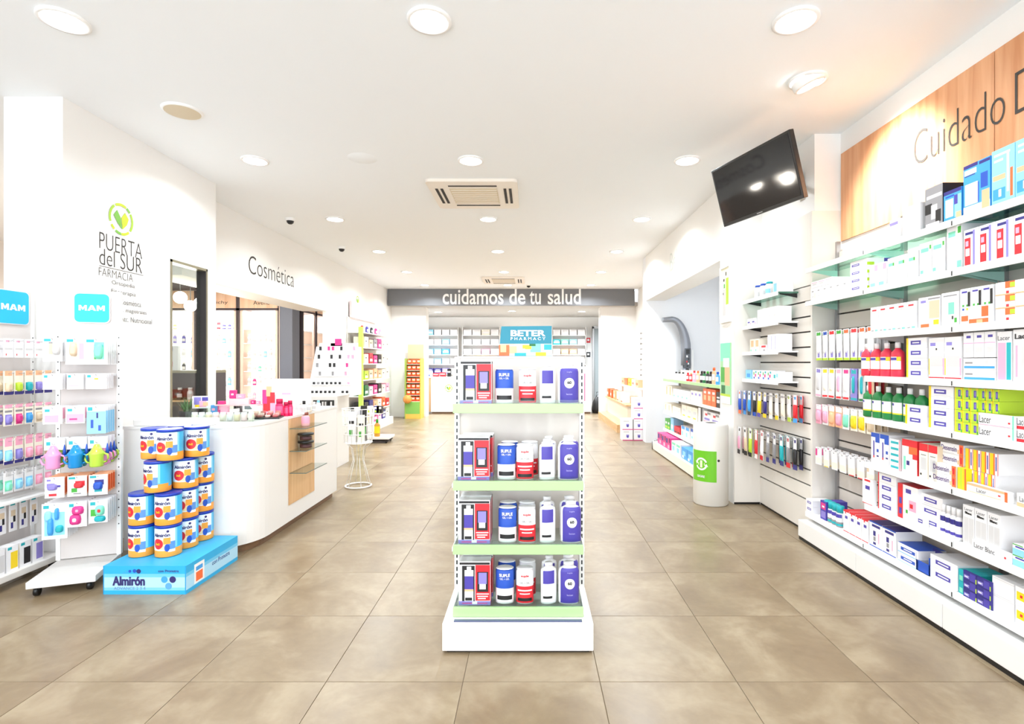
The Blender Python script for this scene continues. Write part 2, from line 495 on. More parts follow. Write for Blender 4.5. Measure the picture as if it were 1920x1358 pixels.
left_text('Cosmética', 466, 551, -3.6, 2.66, 0.235, INK, -0.012, wall_header)
# round emblem: broken ring and two leaves
G1, G2, G3 = C('#c4d82e', .6), C('#7ab648', .6), C('#a5cb39', .6)
def emblem(parent, loc, r, rz):
    for a0, a1, m in ((65, 120, G1), (128, 200, G3), (212, 232, G1), (240, 268, G2), (270, 312, G1), (322, 395, G3), (40, 62, G2)):
        b = MB(); n = 8
        for k in range(n):
            t0, t1 = math.radians(a0 + (a1 - a0) * k / n), math.radians(a0 + (a1 - a0) * (k + 1) / n)
            q = [(rr * r * math.cos(t), -0.002, rr * r * math.sin(t)) for rr, t in ((0.84, t0), (1, t0), (1, t1), (0.84, t1))]
            b.face(q, m); 
        ob('emblem_arc', b.mesh('emblem_arc'), parent, loc, rz)
    b = MB(); b.plate([(-0.62 * r, 0.15 * r), (-0.35 * r, 0.5 * r), (-0.08 * r, 0.12 * r), (0.06 * r, -0.62 * r), (-0.3 * r, -0.3 * r)], -0.003, -0.001, G2)
    ob('emblem_leaf', b.mesh('emblem_leaf'), parent, loc, rz)
    b = MB(); b.plate([(0.0, 0.1 * r), (0.3 * r, 0.5 * r), (0.6 * r, 0.15 * r), (0.45 * r, -0.25 * r), (0.1 * r, -0.6 * r)], -0.003, -0.001, G1)
    ob('emblem_leaf', b.mesh('emblem_leaf'), parent, loc, rz)
emblem(wall_left, (-3.248, 4.18, 2.535), 0.125, LR)
emblem(wall_lrear, (-3.598, 10.95, 2.68), 0.10, LR)
# pale lettering on the header over the right alcove
wall_text(wall_hr, 'Bebés', 0.75, 0.26, mat('faint_lettering', '#d9dcd6', .6), (2.003, 7.2, 2.83), -PI / 2, -0.01)

# ------------------------------------------------------------------ fascia sign at the rear
b = MB(); b.box(PX(727, 13.2), PX(1190, 13.2), 13.2, 13.3, PZ(573, 13.2), CEIL - 0.002, GREY_S)
fs = empty('fascia_sign', (0, 0, 0)); tag(fs, 'long grey fascia reading cuidamos de tu salud over the rear counters', 'sign')
ob('board', b.mesh('fascia_board'), fs)
WL = mat('white_lettering', '#ffffff', .5)
for wd, p0, p1, yt in (('cuidamos', 830, 944, 542), ('de', 955, 985, 542), ('tu', 993, 1014, 546), ('salud', 1027, 1089, 542)):
    ob('lettering', text_mesh(wd, (p1 - p0) * 13.2 / F, (571 - yt) * 13.2 / F, WL, 0.014), fs, (PX((p0 + p1) / 2, 13.2), 13.195, PZ((571 + yt) / 2, 13.2)))

# ------------------------------------------------------------------ ceiling fittings
LENS = mat('lamp_lens', '#ffffff', 0.4, emit='#fffdf8', es=14.0)
b = MB(); b.lathe([(0.118, 0.0, W_PLA), (0.118, -0.012, W_PLA), (0.098, -0.014, W_PLA), (0.095, -0.004, W_PLA)], 28); ring_me = b.mesh('lamp_ring')
b = MB(); b.lathe([(0.0, -0.006, LENS), (0.096, -0.006, LENS)], 28); lens_me = b.mesh('lamp_lens')
def downlight(x, y, z, label, power, tint=(0.86, 0.94, 1.0), spread=150):
    r = empty('downlight', (x, y, z)); tag(r, label, 'light', 'recessed ceiling downlights')
    ob('ring', ring_me, r); ob('lens', lens_me, r)
    ld = bpy.data.lights.new('downlight_lamp', 'AREA'); ld.shape = 'DISK'; ld.size = 0.18
    ld.energy = power; ld.color = tint; ld.spread = math.radians(spread)
    lo = bpy.data.objects.new('downlight_lamp', ld); COL.objects.link(lo)
    lo.parent = r; lo.location = (0, 0, -0.02)
for ci, x in enumerate((-2.513, -0.546, 1.426)):
    for ri in range(-1, 6):
        y = 2.837 + 1.965 * ri
        if ri == 5 : y = 12.5
        lab = 'round white downlight, %s row ahead, %s column of the ceiling' % (ORD[max(ri, 0)], ('left', 'middle', 'right')[ci])
        if ri == -1: lab = 'round white downlight above the shop entrance, %s column of the ceiling' % ('left', 'middle', 'right')[ci]
        downlight(x, y, CEIL, lab, DOWNLIGHT_W * (1.0 if ri < 2 else 1.25 if ri < 3 else 2.0))
for i, (px, py) in enumerate(((822, 585), (1091, 584), (960, 583))):
    d = F * 1.43 / (CY - py)
    downlight(PX(px, d), d, 2.83, 'small downlight in the grey rear soffit, %s' % ('left end', 'right end', 'middle')[i], 60)

downlight(2.95, 7.4, CEIL, 'added unseen downlight brightening the right alcove above the weighing scale', 5)  # unseen lamp, added to brighten the alcove
for i, (x, y) in enumerate(((-5.0, 7.8), (-6.4, 7.6))): downlight(x, y, CEIL, 'downlight inside the cosmetics room, %s the opening' % ('nearer', 'farther from')[i], 22, (1, .95, .9))  # lamps added out of sight behind the header to brighten this room
# round tilting wall-washer lamp near the right wall
gl = empty('tilting_spotlight', (1.81, 3.44, CEIL)); tag(gl, 'round tilting spotlight washing the right wall lettering', 'light')
ob('ring', ring_me, gl)
b = MB(); b.lathe([(0.10, 0.01, W_PLA), (0.10, -0.035, W_PLA), (0.085, -0.045, W_PLA), (0.08, -0.02, W_PLA)], 24); hd = ob('lamp_head', b.mesh('lamp_head'), gl)
b = MB(); b.lathe([(0.0, -0.022, LENS), (0.082, -0.022, LENS)], 24); ob('lens', b.mesh('spot_lens'), hd)
hd.rotation_euler = (0, math.radians(-22), 0)
ld = bpy.data.lights.new('spot_lamp', 'SPOT'); ld.energy = 170; ld.spot_size = math.radians(72); ld.spot_blend = 0.9; ld.shadow_soft_size = 0.08; ld.color = (1, 0.97, 0.92)
lo = bpy.data.objects.new('spot_lamp', ld); COL.objects.link(lo); lo.parent = gl; lo.location = (0.02, 0, -0.07)
lo.rotation_euler = (Vector((2.5, 3.55, 2.55)) - Vector((1.83, 3.44, 3.17))).to_track_quat('-Z', 'Y').to_euler()

# air conditioning cassettes
CREAM = mat('cassette_plastic', '#efe6db', 0.45); CREAMG = mat('cassette_grille', '#d8c8ab', 0.5)
for lab, x, y in (('square ceiling air conditioning cassette near the middle downlights', -0.6, 5.75), ('square ceiling air conditioning cassette close to the grey fascia', -0.6, 11.75)):
    r = empty('air_conditioner', (x, y, CEIL)); tag(r, lab, 'air conditioner')
    b = MB(); b.prism([(q[0], q[1]) for q in rrect(0.93, 0.93, 0.05)], -0.03, 0.0, CREAM); ob('frame', b.mesh('cassette_frame'), r)
    b = MB(); b.box(-0.25, 0.25, -0.25, 0.25, -0.036, -0.028, CREAMG)
    g = ob('grille', b.mesh('cassette_grille', 0.003), r)
    b = MB(); b.box(-0.24, 0.24, -0.004, 0.004, -0.041, -0.034, CREAM); rib = b.mesh('grille_rib')
    for k in range(7): ob('grille_rib', rib, g, (0, -0.21 + 0.07 * k, 0))
    b = MB(); b.box(-0.25, 0.25, -0.014, 0.014, -0.034, -0.026, DARK); sl = b.mesh('air_slot')
    for k in range(4):
        for q in (0.33, 0.385):
            if k in (0, 2) and q > 0.35: continue
            a = k * PI / 2
            ob('air_slot', sl, r, (math.sin(a) * q, -math.cos(a) * q, 0), a)
# loudspeaker disc, vent disc, dome cameras
b = MB(); b.lathe([(0.135, 0, W_PLA), (0.13, -0.012, W_PLA), (0.118, -0.014, CREAMG), (0.0, -0.014, CREAMG)], 28)
tag(ob('ceiling_speaker', b.mesh('ceiling_speaker'), None, (-2.55, 3.86, CEIL)), 'flat round beige loudspeaker set in the ceiling beside the left pillar', 'speaker')
b = MB(); b.lathe([(0.13, 0, W_CEIL), (0.125, -0.003, W_CEIL), (0.0, -0.003, W_CEIL)], 28)
tag(ob('access_cover', b.mesh('access_cover'), None, (-1.52, 4.76, CEIL)), 'faint round white cover on the ceiling left of the air conditioner', 'cover')
b = MB(); b.lathe([(0.06, 0, W_PLA), (0.058, -0.03, W_PLA), (0.05, -0.034, W_PLA)], 20); cb = b.mesh('camera_base')
b = MB(); b.lathe([(0.045, -0.03, BLACK), (0.04, -0.055, BLACK), (0.022, -0.072, BLACK), (0.0, -0.077, BLACK)], 20); cd = b.mesh('camera_dome')
for x, y, lab in ((-3.08, 6.75, 'nearer black dome camera on the ceiling by the left header'), (-3.02, 8.42, 'farther black dome camera on the ceiling by the left header'), (-0.05, 12.45, 'small dark dome camera on the ceiling before the grey fascia')):
    r = empty('dome_camera', (x, y, CEIL)); tag(r, lab, 'camera'); ob('base', cb, r); ob('dome', cd, r)

# ================================================================== product kinds
PUR, PURD, PURL = C('#4a3f9f'), C('#2f2a7a'), C('#8a7fc8')
BLU, BLUL, SKY, TEAL = C('#1f4fb4'), C('#3f9be0'), C('#8fd0f2'), C('#17a8b0')
BLK, GRY, GRYL = C('#1c1a1c'), C('#8e8c8e'), C('#cfcdcd')
YEL, ORA, ORAL, PNK, MAG = C('#f2cf1c'), C('#ee6a35'), C('#f7b58a'), C('#f4a7c0'), C('#d63384')
GRN, GRND, LIME, MINT = C('#3fa535'), C('#0d6b35'), C('#b5d334'), C('#7fd9b8')
CRM, BEI = C('#f3ead9'), C('#d9c3a5')
PAL = {'w': WHITE, 'p': PUR, 'P': PURD, 'l': PURL, 'b': BLU, 'c': BLUL, 's': SKY, 't': TEAL, 'k': BLK, 'g': GRY, 'G': GRYL, 'y': YEL, 'o': ORA, 'a': ORAL, 'n': PNK, 'm': MAG, 'e': GRN, 'E': GRND, 'i': LIME, 'M': MINT, 'C': CRM, 'B': BEI, 'r': RED}
def rects(txt):
    """'p .1 .2 .5 .6; ...' -> printed fields"""
    out = []
    for t in txt.split(';'):
        q = t.split()
        if q: out.append((float(q[1]), float(q[2]), float(q[3]), float(q[4]), PAL[q[0]]))
    return out
BOXES = {}
def box_spec(name, w, h, dp, base='w', front='', right='', side=None, top=None, texts=(), cat='box'):
    key = (name, round(w, 3), round(h, 3), round(dp, 3), base, front, right, side, top, tuple(texts))
    if key in BOXES: return BOXES[key]
    b = MB(); b.pbox(w, dp, h, PAL[base], rects(front), rects(right), side=PAL[side] if side else None, topm=PAL[top] if top else None)
    parts = []
    for body, tw, th, m, cxr, czr, bold in texts:
        parts.append(('lettering', text_mesh(body, tw * w, th * h, m, bold), ((cxr - 0.5) * w, -0.0008, czr * h)))
    s = Spec(name, cat, b.mesh(name), parts, 'carton')
    BOXES[key] = s
    return s
LABEL_INK = C('#33266b')

# bottles
def bottle_spec(name, r, h, body, cap, labels=(), sy=1.0, neck=0.35, caph=0.16, n=20, shoulder=0.7, parts=(), foot=0.92, capname='cap'):
    hb = h * (1 - caph)
    b = MB(); m = PAL[body] if isinstance(body, str) else body
    prof = [(0, 0, m), (r * foot, 0, m), (r, h * 0.03, m), (r, hb * shoulder, m), (r * 0.93, hb * (shoulder + (1 - shoulder) * 0.45), m), (r * (neck + 0.08), hb * 0.97, m), (r * neck, hb, m), (0, hb, m)]
    lb = [(a0, a1, z0 * h, z1 * h, PAL[c] if isinstance(c, str) else c) for a0, a1, z0, z1, c in labels]
    b.lathe(prof, n, 1.0, sy, lb)
    c = MB(); cm = PAL[cap] if isinstance(cap, str) else cap
    c.lathe([(0, hb, cm), (r * neck * 1.15, hb, cm), (r * neck * 1.15, h * 0.985, cm), (r * neck * 1.0, h, cm), (0, h, cm)], 14, 1.0, max(sy, 0.75))
    return Spec(name, 'bottle', b.mesh(name), [(capname, c.mesh(capname), (0, 0, 0))] + list(parts))

# ================================================================== centre gondola
gon = empty('display_gondola', (PX(974, 2.9), 2.9, 0)); tag(gon, 'white display gondola with four green-railed glass shelves in the middle aisle', 'shelf unit')
GX = gon.location.x
W2 = 0.364
b = MB(); b.box(-W2, W2, -0.367, 0.367, 0.012, 0.144, W_MEL); base = ob('base', b.mesh('gondola_base', 0.004), gon)
b = MB(); b.box(-W2 + .02, W2 - .02, -0.35, 0.35, 0.0, 0.013, DARK); ob('kick_plate', b.mesh('kick_plate'), base)
b = MB(); b.box(-0.31, 0.31, -0.352, -0.335, 0.1445, 0.150, mat('gap_reflection_tone', '#5a5f80', .3)); ob('gap_reflection_strip', b.mesh('gap_reflection_strip'), base)  # dark strip painted in for the gap and reflection line above the base
b = MB(); b.box(-0.33, 0.33, -0.012, 0.012, 0.144, 1.425, mat('gondola_panel', '#d9d1ca', .5)); ob('back_panel', b.mesh('gondola_back'), gon)
b = MB(); b.box(-0.014, 0.014, -0.022, 0.022, 0.144, 1.43, W_MET); post_me = b.mesh('post', 0.002)
b = MB(); b.box(-0.0035, 0.0035, -0.0235, -0.0215, 0, 0.022, BLACK); slot_me = b.mesh('slot')
for sx in (-1, 1):
    p = ob('post', post_me, gon, (sx * 0.341, 0, 0))
    for k in range(34): ob('slot', slot_me, p, (0, 0, 0.19 + 0.036 * k))
SH_Z = (1.192, 0.810, 0.494, 0.187)
b = MB(); b.box(-0.322, 0.322, -0.285, -0.014, -0.01, 0.0, GL_CLEAR); gsh = b.mesh('glass_shelf')
b = MB(); b.box(-0.322, 0.322, -0.302, -0.287, -0.042, 0.004, GREEN_RAIL); grl = b.mesh('price_rail', 0.002)
b = MB(); b.plate([(-0.014, -0.012), (-0.29, -0.012), (-0.29, -0.03), (-0.10, -0.055), (-0.014, -0.09)], -0.003, 0.003, W_MET)
for v in range(len(b.v)): x, y, z = b.v[v]; b.v[v] = (y, x, z)
brk = b.mesh('bracket')
b = MB(); b.box(-0.315, 0.315, -0.2862, -0.2838, 0.0, 0.022, GL_CLEAR); frl = b.mesh('glass_lip')
for z in SH_Z:
    s = ob('shelf', gsh, gon, (0, 0, z)); ob('price_rail', grl, s); ob('glass_lip', frl, s)
    for sx in (-1, 1): ob('bracket', brk, s, (sx * 0.326, 0, 0))
b = MB(); b.box(-0.335, 0.335, -0.018, 0.018, 1.425, 1.434, W_MET); ob('top_rail', b.mesh('top_rail'), gon)

# card on top
TEALC = C('#0f7f95')
cr = empty('sign_card', (PX(986, 2.9), 2.885, 1.4345)); tag(cr, 'teal sign card reading BETER PHARMACY standing on the centre gondola', 'sign')
b = MB(); w, h = 0.283, 0.166
b.plate([(-w / 2 - .008, 0), (w / 2, 0), (w / 2, h), (-w / 2 + .008, h * 0.985)], -0.003, 0.003, TEALC, WHITE)
ob('card', b.mesh('sign_card'), cr)
b = MB()
b.cutface((-w / 2 - .006, -0.0036, 0.002), (w + .004, 0, 0), (0, 0, 0.066), C('#cfe7c9'), rects('o 0 0 .2 .95; a .03 .3 .14 1; a .2 .2 .34 .8; t .3 0 .52 .25; M .6 .3 .8 1; y .45 .55 .62 .9; E .58 .8 .7 1; t .86 .5 1 .95; y .7 0 .9 .3; B .0 .9 .3 1; C .36 .35 .5 .6'))
ob('picture_strip', b.mesh('picture_strip'), cr)
ob('lettering', text_mesh('BETER', 0.19, 0.034, WHITE, 0.028), cr, (0.012, -0.0042, 0.126))
ob('lettering', text_mesh('P H A R M A C Y', 0.19, 0.016, WHITE, 0.01), cr, (0.012, -0.0042, 0.096))

# gondola products
gift = box_spec('gift_box', 0.158, 0.218, 0.075, 'w', 'k .02 .925 .98 .975; k .1 .06 .5 .9; w .18 .08 .46 .8; w .25 .8 .39 .88; p .18 .36 .46 .66; a .18 .31 .46 .36; k .2 .1 .42 .17; r .52 .1 .99 .92; k .58 .3 .93 .76; l .62 .48 .88 .74; w .65 .36 .85 .48; w .56 .24 .95 .265; w .58 .185 .92 .21; w .6 .135 .85 .16; l 0 0 1 .09; m .1 .03 .9 .05; w .42 .02 .58 .08', 'm 0 0 1 .09; k 0 .925 1 .975; r 0 .1 1 .92', top='w')
bl_r = 0.042
duo_b = bottle_spec('blue_capped_bottle', 0.046, 0.178, 'w', 'w', [(-180, 180, .44, .97, 'b'), (-60, 60, .12, .24, 'k')], sy=0.62, neck=0.86, caph=0.02, shoulder=0.94, parts=[
    ('lettering', text_mesh('SUPLE', 0.055, 0.016, WHITE, 0.03, 0.05), (0, 0.0145, 0.147)), ('lettering', text_mesh('GEL + GEL', 0.05, 0.009, WHITE, 0.01, 0.05), (0, 0.0145, 0.129))])
duo_r = bottle_spec('red_white_bottle', 0.044, 0.178, 'w', 'w', [(-180, 180, .03, .5, 'r'), (-60, 60, .08, .17, 'k'), (-180, 180, .5, .54, 'w'), (-40, 40, .27, .30, 'w'), (-50, 50, .36, .40, 'w')], sy=0.62, neck=0.86, caph=0.03, shoulder=0.92, capname='lid', parts=[
    ('lettering', text_mesh('suple', 0.04, 0.014, RED, 0.02, 0.048), (0, 0.0145, 0.142)), ('lettering', text_mesh('GEL + GEL', 0.05, 0.009, BLK, 0.0, 0.048), (0, 0.0145, 0.108))])
slim = bottle_spec('white_lotion_bottle', 0.041, 0.205, 'w', 'w', [(-58, 30, .5, .82, 'p'), (-50, 10, .14, .2, 'k')], sy=0.6, neck=0.45, caph=0.08, shoulder=0.86)
big60 = bottle_spec('purple_lotion_bottle', 0.052, 0.208, 'w', 'w', [(-62, 130, .03, .86, 'p')], sy=0.55, neck=0.45, caph=0.08, shoulder=0.84, parts=[
    ('badge', disc_mesh('badge', 0.026, WHITE, 24, 0.056), (0.004, 0.022, 0.105)), ('lettering', text_mesh('60', 0.021, 0.015, BLK, 0.02, 0.057), (0.004, 0.022, 0.108)),
    ('lettering', text_mesh('suple', 0.026, 0.009, C('#b9b2e6'), 0.0, 0.057), (0.004, 0.022, 0.16)), ('lettering', text_mesh('locion', 0.03, 0.009, C('#b9b2e6'), 0.0, 0.057), (0.004, 0.022, 0.05))])
SHN = ['top', 'second', 'third', 'bottom']
D0 = 2.9 - 0.275
lay = [  # px of the centres of each kind per shelf and whether a second one stands behind
    (892, 945, 989, 1027, 1066), (888, 949, 984, 1026, 1066), (889, 951, 988, 1027, 1071), (890, 946, 984, 1029, 1067)]
for si, z in enumerate(SH_Z):
    dd = D0 + 0.01
    xs = [PX(p, dd) for p in lay[si]]
    n = SHN[si] + ' shelf of the centre gondola'
    for row in (0, 1):
        rear = row == 1
        if rear and si == 0: break
        where = ('rear ' if rear else 'front ')
        oy = 0.095 * row; ox = (0.006, 0.012, 0.0, 0.006)[si] * row
        gift.put((xs[0] + ox, dd + oy, z), 0, '%sred and white gift box on the %s' % (where, n), 'gift boxes on the centre gondola')
        duo_b.put((xs[1] + ox, dd + 0.035 + oy, z), 0, '%sblue and white gel bottle on the %s' % (where, n), 'gel bottles on the centre gondola')
        duo_r.put((xs[2] + ox * 2 - .0, dd + 0.035 + oy, z), 0, '%sred and white gel bottle on the %s' % (where, n), 'gel bottles on the centre gondola')
        slim.put((xs[3] + ox, dd + 0.03 + oy, z), 0.25, '%sslim white lotion bottle with purple label on the %s' % (where, n), 'lotion bottles on the centre gondola')
        big60.put((xs[4] + ox * 0.8, dd + 0.032 + oy, z), 0, '%spurple-labelled bottle marked 60 on the %s' % (where, n), 'lotion bottles on the centre gondola')

# ================================================================== right wall unit
R90 = -PI / 2
XF, XB = 2.188, 2.458          # shelf front, back panel
RZ = [2.14, 1.88, 1.59, 1.31, 1.04, 0.75, 0.475, 0.216]
BAY = [(4.19, 3.452), (3.448, 2.725), (2.721, 2.0)]
BAYN = ['hook bay by the slatted pillar', 'middle bay', 'nearest bay']
BACKP = mat('shelf_back_panel', '#d9d0c6', 0.45)
RAILW = mat('white_price_rail', '#f4f4f3', 0.3)
for bi, (y1, y0) in enumerate(BAY):
    r = empty('wall_shelf_unit', (2.3, (y0 + y1) / 2, 0)); tag(r, 'white wall shelf unit for dental care, %s' % BAYN[bi], 'shelf unit')
    L = y1 - y0; ox = 2.3
    P = lambda name, mb, bev=0.0, par=r: ob(name, mb.mesh(name, bev), par)
    b = MB(); b.box(2.126 - ox, XB + .02 - ox, -L / 2, L / 2, 0.028, 0.155, W_LAC); P('base', b, 0.004)
    b = MB(); b.box(2.134 - ox, XB - ox, -L / 2, L / 2, 0.0, 0.028, BLACK); P('kick_plate', b)
    if bi:
        b = MB(); b.box(XB - ox, XB + .02 - ox, -L / 2, L / 2, 0.155, 2.36, BACKP); P('back_panel', b)
        b = MB(); b.box(XB - .004 - ox, XB - ox, -L / 2 + .01, L / 2 - .01, 1.16, 1.166, SLOT); gm = b.mesh('panel_joint')
        for zz in (0.0, -0.62): ob('panel_joint', gm, r, (0, 0, zz))
    else:
        b = MB(); b.box(XB + .004 - ox, XB + .02 - ox, -L / 2, L / 2, 0.155, 2.28, SLOT); P('groove_backing', b)
        b = MB(); b.box(XB - .012 - ox, XB + .008 - ox, -L / 2, L / 2, 0.006, 0.119, BACKP); sm_ = b.mesh('slat', 0.002)
        for k in range(17): ob('slat', sm_, r, (0, 0, 0.16 + 0.125 * k))
    b = MB(); b.box(XB - .03 - ox, XB - ox, L / 2 - .012, L / 2 + .012, 0.155, 2.36, STEEL); P('upright', b)
    zs = RZ if bi else [RZ[0], RZ[1], RZ[7]]
    for z in zs:
        top = z > 1.8
        g = GL_GREEN if top else W_MET
        b = MB(); b.box(XF - ox + .004, XB - .014 - ox, -L / 2 + .002, L / 2 - .002, z - 0.012, z, g); s = P('shelf', b)
        b = MB(); b.box(XF - ox - .006, XF - ox + .004, -L / 2 + .001, L / 2 - .001, z - 0.034, z + .004, RAILW); ob('price_rail', b.mesh('price_rail', 0.0015), s)
        b = MB(); b.plate([(XB - .03 - ox, z - .013), (XF + .03 - ox, z - .013), (XF + .03 - ox, z - .024), (XB - .03 - ox, z - .065)], L / 2 - .02, L / 2 - .016, GL_EDGE if top else W_MET)
        bk = b.mesh('bracket'); ob('bracket', bk, s); ob('bracket', bk, s, (0, -(L - .036), 0))
        b = MB(); b.box(XF - ox - .0075, XF - ox - .006, -L / 2 + .002, -L / 2 + .008, z - .03, z - .006, BLACK); ob('rail_clip', b.mesh('rail_clip'), s)

def DR(px, X=2.21): return X * F / (px - CX)
SHELFN = ['top', 'second', 'third', 'fourth', 'fifth', 'sixth', 'seventh', 'lowest']
USED = {}
def uniq(label):
    n = USED.get(label, 0); USED[label] = n + 1
    return label if n == 0 else None
def rrun(si, px0, px1, n, h, desc, base='w', front='', right='', side=None, top=None, texts=(), stack=1, zoff=0.0, dp=0.16, xoff=0.0, name='product_box', rows=1, gap=0.004):
    """n boxes side by side on right-wall shelf si between two image columns, stacked 'stack' high"""
    d0, d1 = DR(px0, 2.205 + xoff), DR(px1, 2.205 + xoff)
    w = (d0 - d1) / n
    sp = box_spec(name, w - gap, h - 0.001, dp, base, front, right, side, top, texts)
    for i in range(n):
        for k in range(stack):
            where = []
            if n > 1: where.append('%s from the left' % ORD[i])
            if stack > 1: where.append(('bottom', 'top')[k] if stack == 2 else ('bottom', 'second', 'third', 'top')[k] if stack == 4 else ('bottom', 'middle', 'top')[k])
            lab = '%s%s, %s right-wall shelf' % (desc, ', ' + ' '.join(where) if where else '', SHELFN[si])
            sp.put((2.205 + xoff, d0 - w * (i + .5), RZ[si] + 0.0005 + zoff + k * h), R90, lab, 'boxes on the right wall shelves')
def rbot(si, px0, px1, n, spec, desc, xoff=0.06):
    d0, d1 = DR(px0, 2.205 + xoff), DR(px1, 2.205 + xoff)
    w = (d0 - d1) / n
    for i in range(n):
        spec.put((2.205 + xoff, d0 - w * (i + .5), RZ[si] + .0005), R90, '%s, %s from the left, %s right-wall shelf' % (desc, ORD[i], SHELFN[si]), 'bottles on the right wall shelves')

VIT = 'y 0 0 .1 1; p .22 .3 .72 .72; w .3 .45 .64 .57; G .22 .12 .9 .16'
VITR = 'r 0 0 .06 1; p .22 .3 .72 .72; w .3 .45 .64 .57'
VITN = 'p .2 .35 .75 .7; w .28 .47 .68 .58; G .2 .15 .6 .19'
# top shelf
rrun(0, 1668, 1684, 1, 0.13, 'tall white bottle-shaped carton with pale lilac cap', 'w', 'l 0 .72 1 .86; G .1 .3 .9 .34')
rrun(0, 1692, 1726, 2, 0.17, 'plain white carton with faint grey print', 'w', 'G .2 .5 .7 .56; G .3 .7 .6 .74')
rrun(0, 1734, 1768, 1, 0.225, 'charcoal grey toothbrush carton with white stripe', 'g', 'w .1 .72 .95 .8; k 0 .35 .4 .6; G .35 .2 .7 .55; k .6 .1 .9 .4; w .05 .04 .8 .12', right='k 0 0 1 1', side='k', top='G')
rrun(0, 1769, 1803, 1, 0.165, 'small blue and white toothbrush carton', 'c', 'P 0 .88 1 1; w .1 .15 .55 .72; s .62 .1 1 .8; p .6 .5 .8 .8; a .7 0 1 .25; b .1 .78 .6 .84')
rrun(0, 1806, 1857, 1, 0.255, 'large blue and white water flosser carton', 'c', 'P 0 .93 .55 1; w .04 .8 .5 .9; P .05 .77 .45 .79; w .06 .2 .55 .62; b .55 .2 .6 .6; w 0 0 1 .18; b .66 .45 .92 .74; a .7 .05 .98 .4; P .6 .92 1 .98')
rrun(0, 1859, 1953, 2, 0.265, 'light blue carton with orange band', 's', 'w .1 .78 .5 .82; a .05 .45 .6 .54; w .66 .2 .76 .9; o .8 .1 .92 .6; c .05 .1 .6 .3; w .3 .15 .42 .28; w .1 .88 .8 .92')
# second shelf
rrun(1, 1520, 1592, 6, 0.10, 'small white carton with grey dots', 'w', 'g .2 .7 .5 .78; C .55 .2 .9 .6; G .2 .3 .5 .36', stack=1)
rrun(1, 1521, 1560, 3, 0.05, 'flat white carton lying on small cartons', 'w', 'G .2 .4 .8 .6; n .1 .7 .9 .8', zoff=.1005)
rrun(1, 1594, 1626, 1, 0.052, 'flat white carton with violet lettering', 'w', 'p .1 .3 .55 .6; w .16 .42 .5 .5', stack=4, right='i 0 .1 .3 .5; p .7 0 1 1')
rrun(1, 1630, 1662, 2, 0.15, 'white carton with pale pink corner', 'w', 's .1 .05 .7 .2; n .6 .7 1 .95; G .2 .5 .8 .55')
rrun(1, 1664, 1722, 3, 0.16, 'white carton with mint tab', 'w', 'M .1 .68 .55 .8; e .55 .68 .7 .8; G .2 .3 .8 .34')
rrun(1, 1724, 1772, 2, 0.19, 'white carton with mint heading', 'w', 'M .1 .72 .75 .84; M .05 .1 .3 .2; G .2 .4 .8 .44; e .82 .78 .96 .9')
rrun(1, 1775, 1803, 1, 0.235, 'tall white carton with green spot', 'w', 'e .75 .8 .98 .95; M .1 .75 .6 .87; M .7 .05 1 .2; G .1 .5 .6 .54')
rrun(1, 1807, 1936, 4, 0.19, 'white carton with crimson panel', 'w', 'r .04 .06 .45 .78; w .1 .3 .38 .5; n .1 .56 .3 .7; l .6 .04 .74 .96; P .08 .86 .6 .93; G .8 .3 .95 .8')
# third shelf
rrun(2, 1632, 1718, 5, 0.165, 'white carton with red dotted heading', 'w', 'r .2 .84 .75 .9; G .35 .72 .6 .82; g .1 .06 .4 .1; M .55 .05 .9 .12')
rrun(2, 1722, 1763, 1, 0.175, 'white blister pack with beige window', 'w', 'g .45 .9 1 .95; B .5 .3 .98 .86; l .1 .82 .35 .9; o .1 .02 .5 .14; y .7 .1 .95 .25')
rrun(2, 1765, 1798, 1, 0.18, 'white blister pack with green bottle picture', 'w', 'g .1 .88 .9 .92; C .15 .3 .8 .84; M .4 .35 .75 .7; k .6 .2 .7 .3; e .75 .1 .9 .24')
rrun(2, 1800, 1862, 3, 0.185, 'narrow white carton with coloured dots', 'w', 'p .15 .88 .7 .93; e .2 .5 .4 .56; e .6 .5 .8 .56; b .2 .4 .4 .46; y .6 .4 .8 .46; o .1 .1 .8 .25; k .75 .5 1 .9')
rrun(2, 1816, 1854, 1, 0.085, 'orange and white carton in front of narrow cartons', 'w', 'o .65 .4 1 1; o .0 0 1 .3; a .4 .05 .7 .25; w .1 .35 .6 .9', xoff=-0.012, dp=0.02, zoff=0.0)
rrun(2, 1866, 1945, 2, 0.062, 'flat white and orange carton', 'w', 'o .5 .5 1 1; i .75 .55 1 .9; w .05 .2 .5 .8; a 0 0 1 .1; r .55 .1 .7 .3', stack=3)
# fourth shelf
redb = bottle_spec('red_mouthwash_bottle', 0.044, 0.215, C('#e0304a'), 'w', [(-75, 75, .22, .58, 'w'), (-75, 75, .18, .22, 'r'), (-60, 30, .48, .56, 'p'), (35, 75, .46, .58, 'y')], sy=0.75, neck=0.36, caph=0.17, shoulder=0.74)
rbot(3, 1618, 1694, 4, redb, 'red mouthwash bottle with white label')
rrun(3, 1699, 1738, 1, 0.058, 'white toothpaste carton with yellow edge', 'w', VIT, stack=4, xoff=0.0)
rrun(3, 1741, 1803, 2, 0.225, 'white brush head carton with grey jar picture', 'w', 'l .1 .8 .45 .88; G .1 .3 .9 .55; C .3 .56 .7 .72; k .45 .7 .55 .75; r 0 .02 1 .05; n .9 .1 1 .5; y 0 .1 .06 .5')
rrun(3, 1806, 1867, 3, 0.125, 'small white carton with dark code and pink line', 'w', 'p .3 .78 .75 .88; n 0 .55 1 .6; G .2 .2 .8 .4', zoff=0.115)
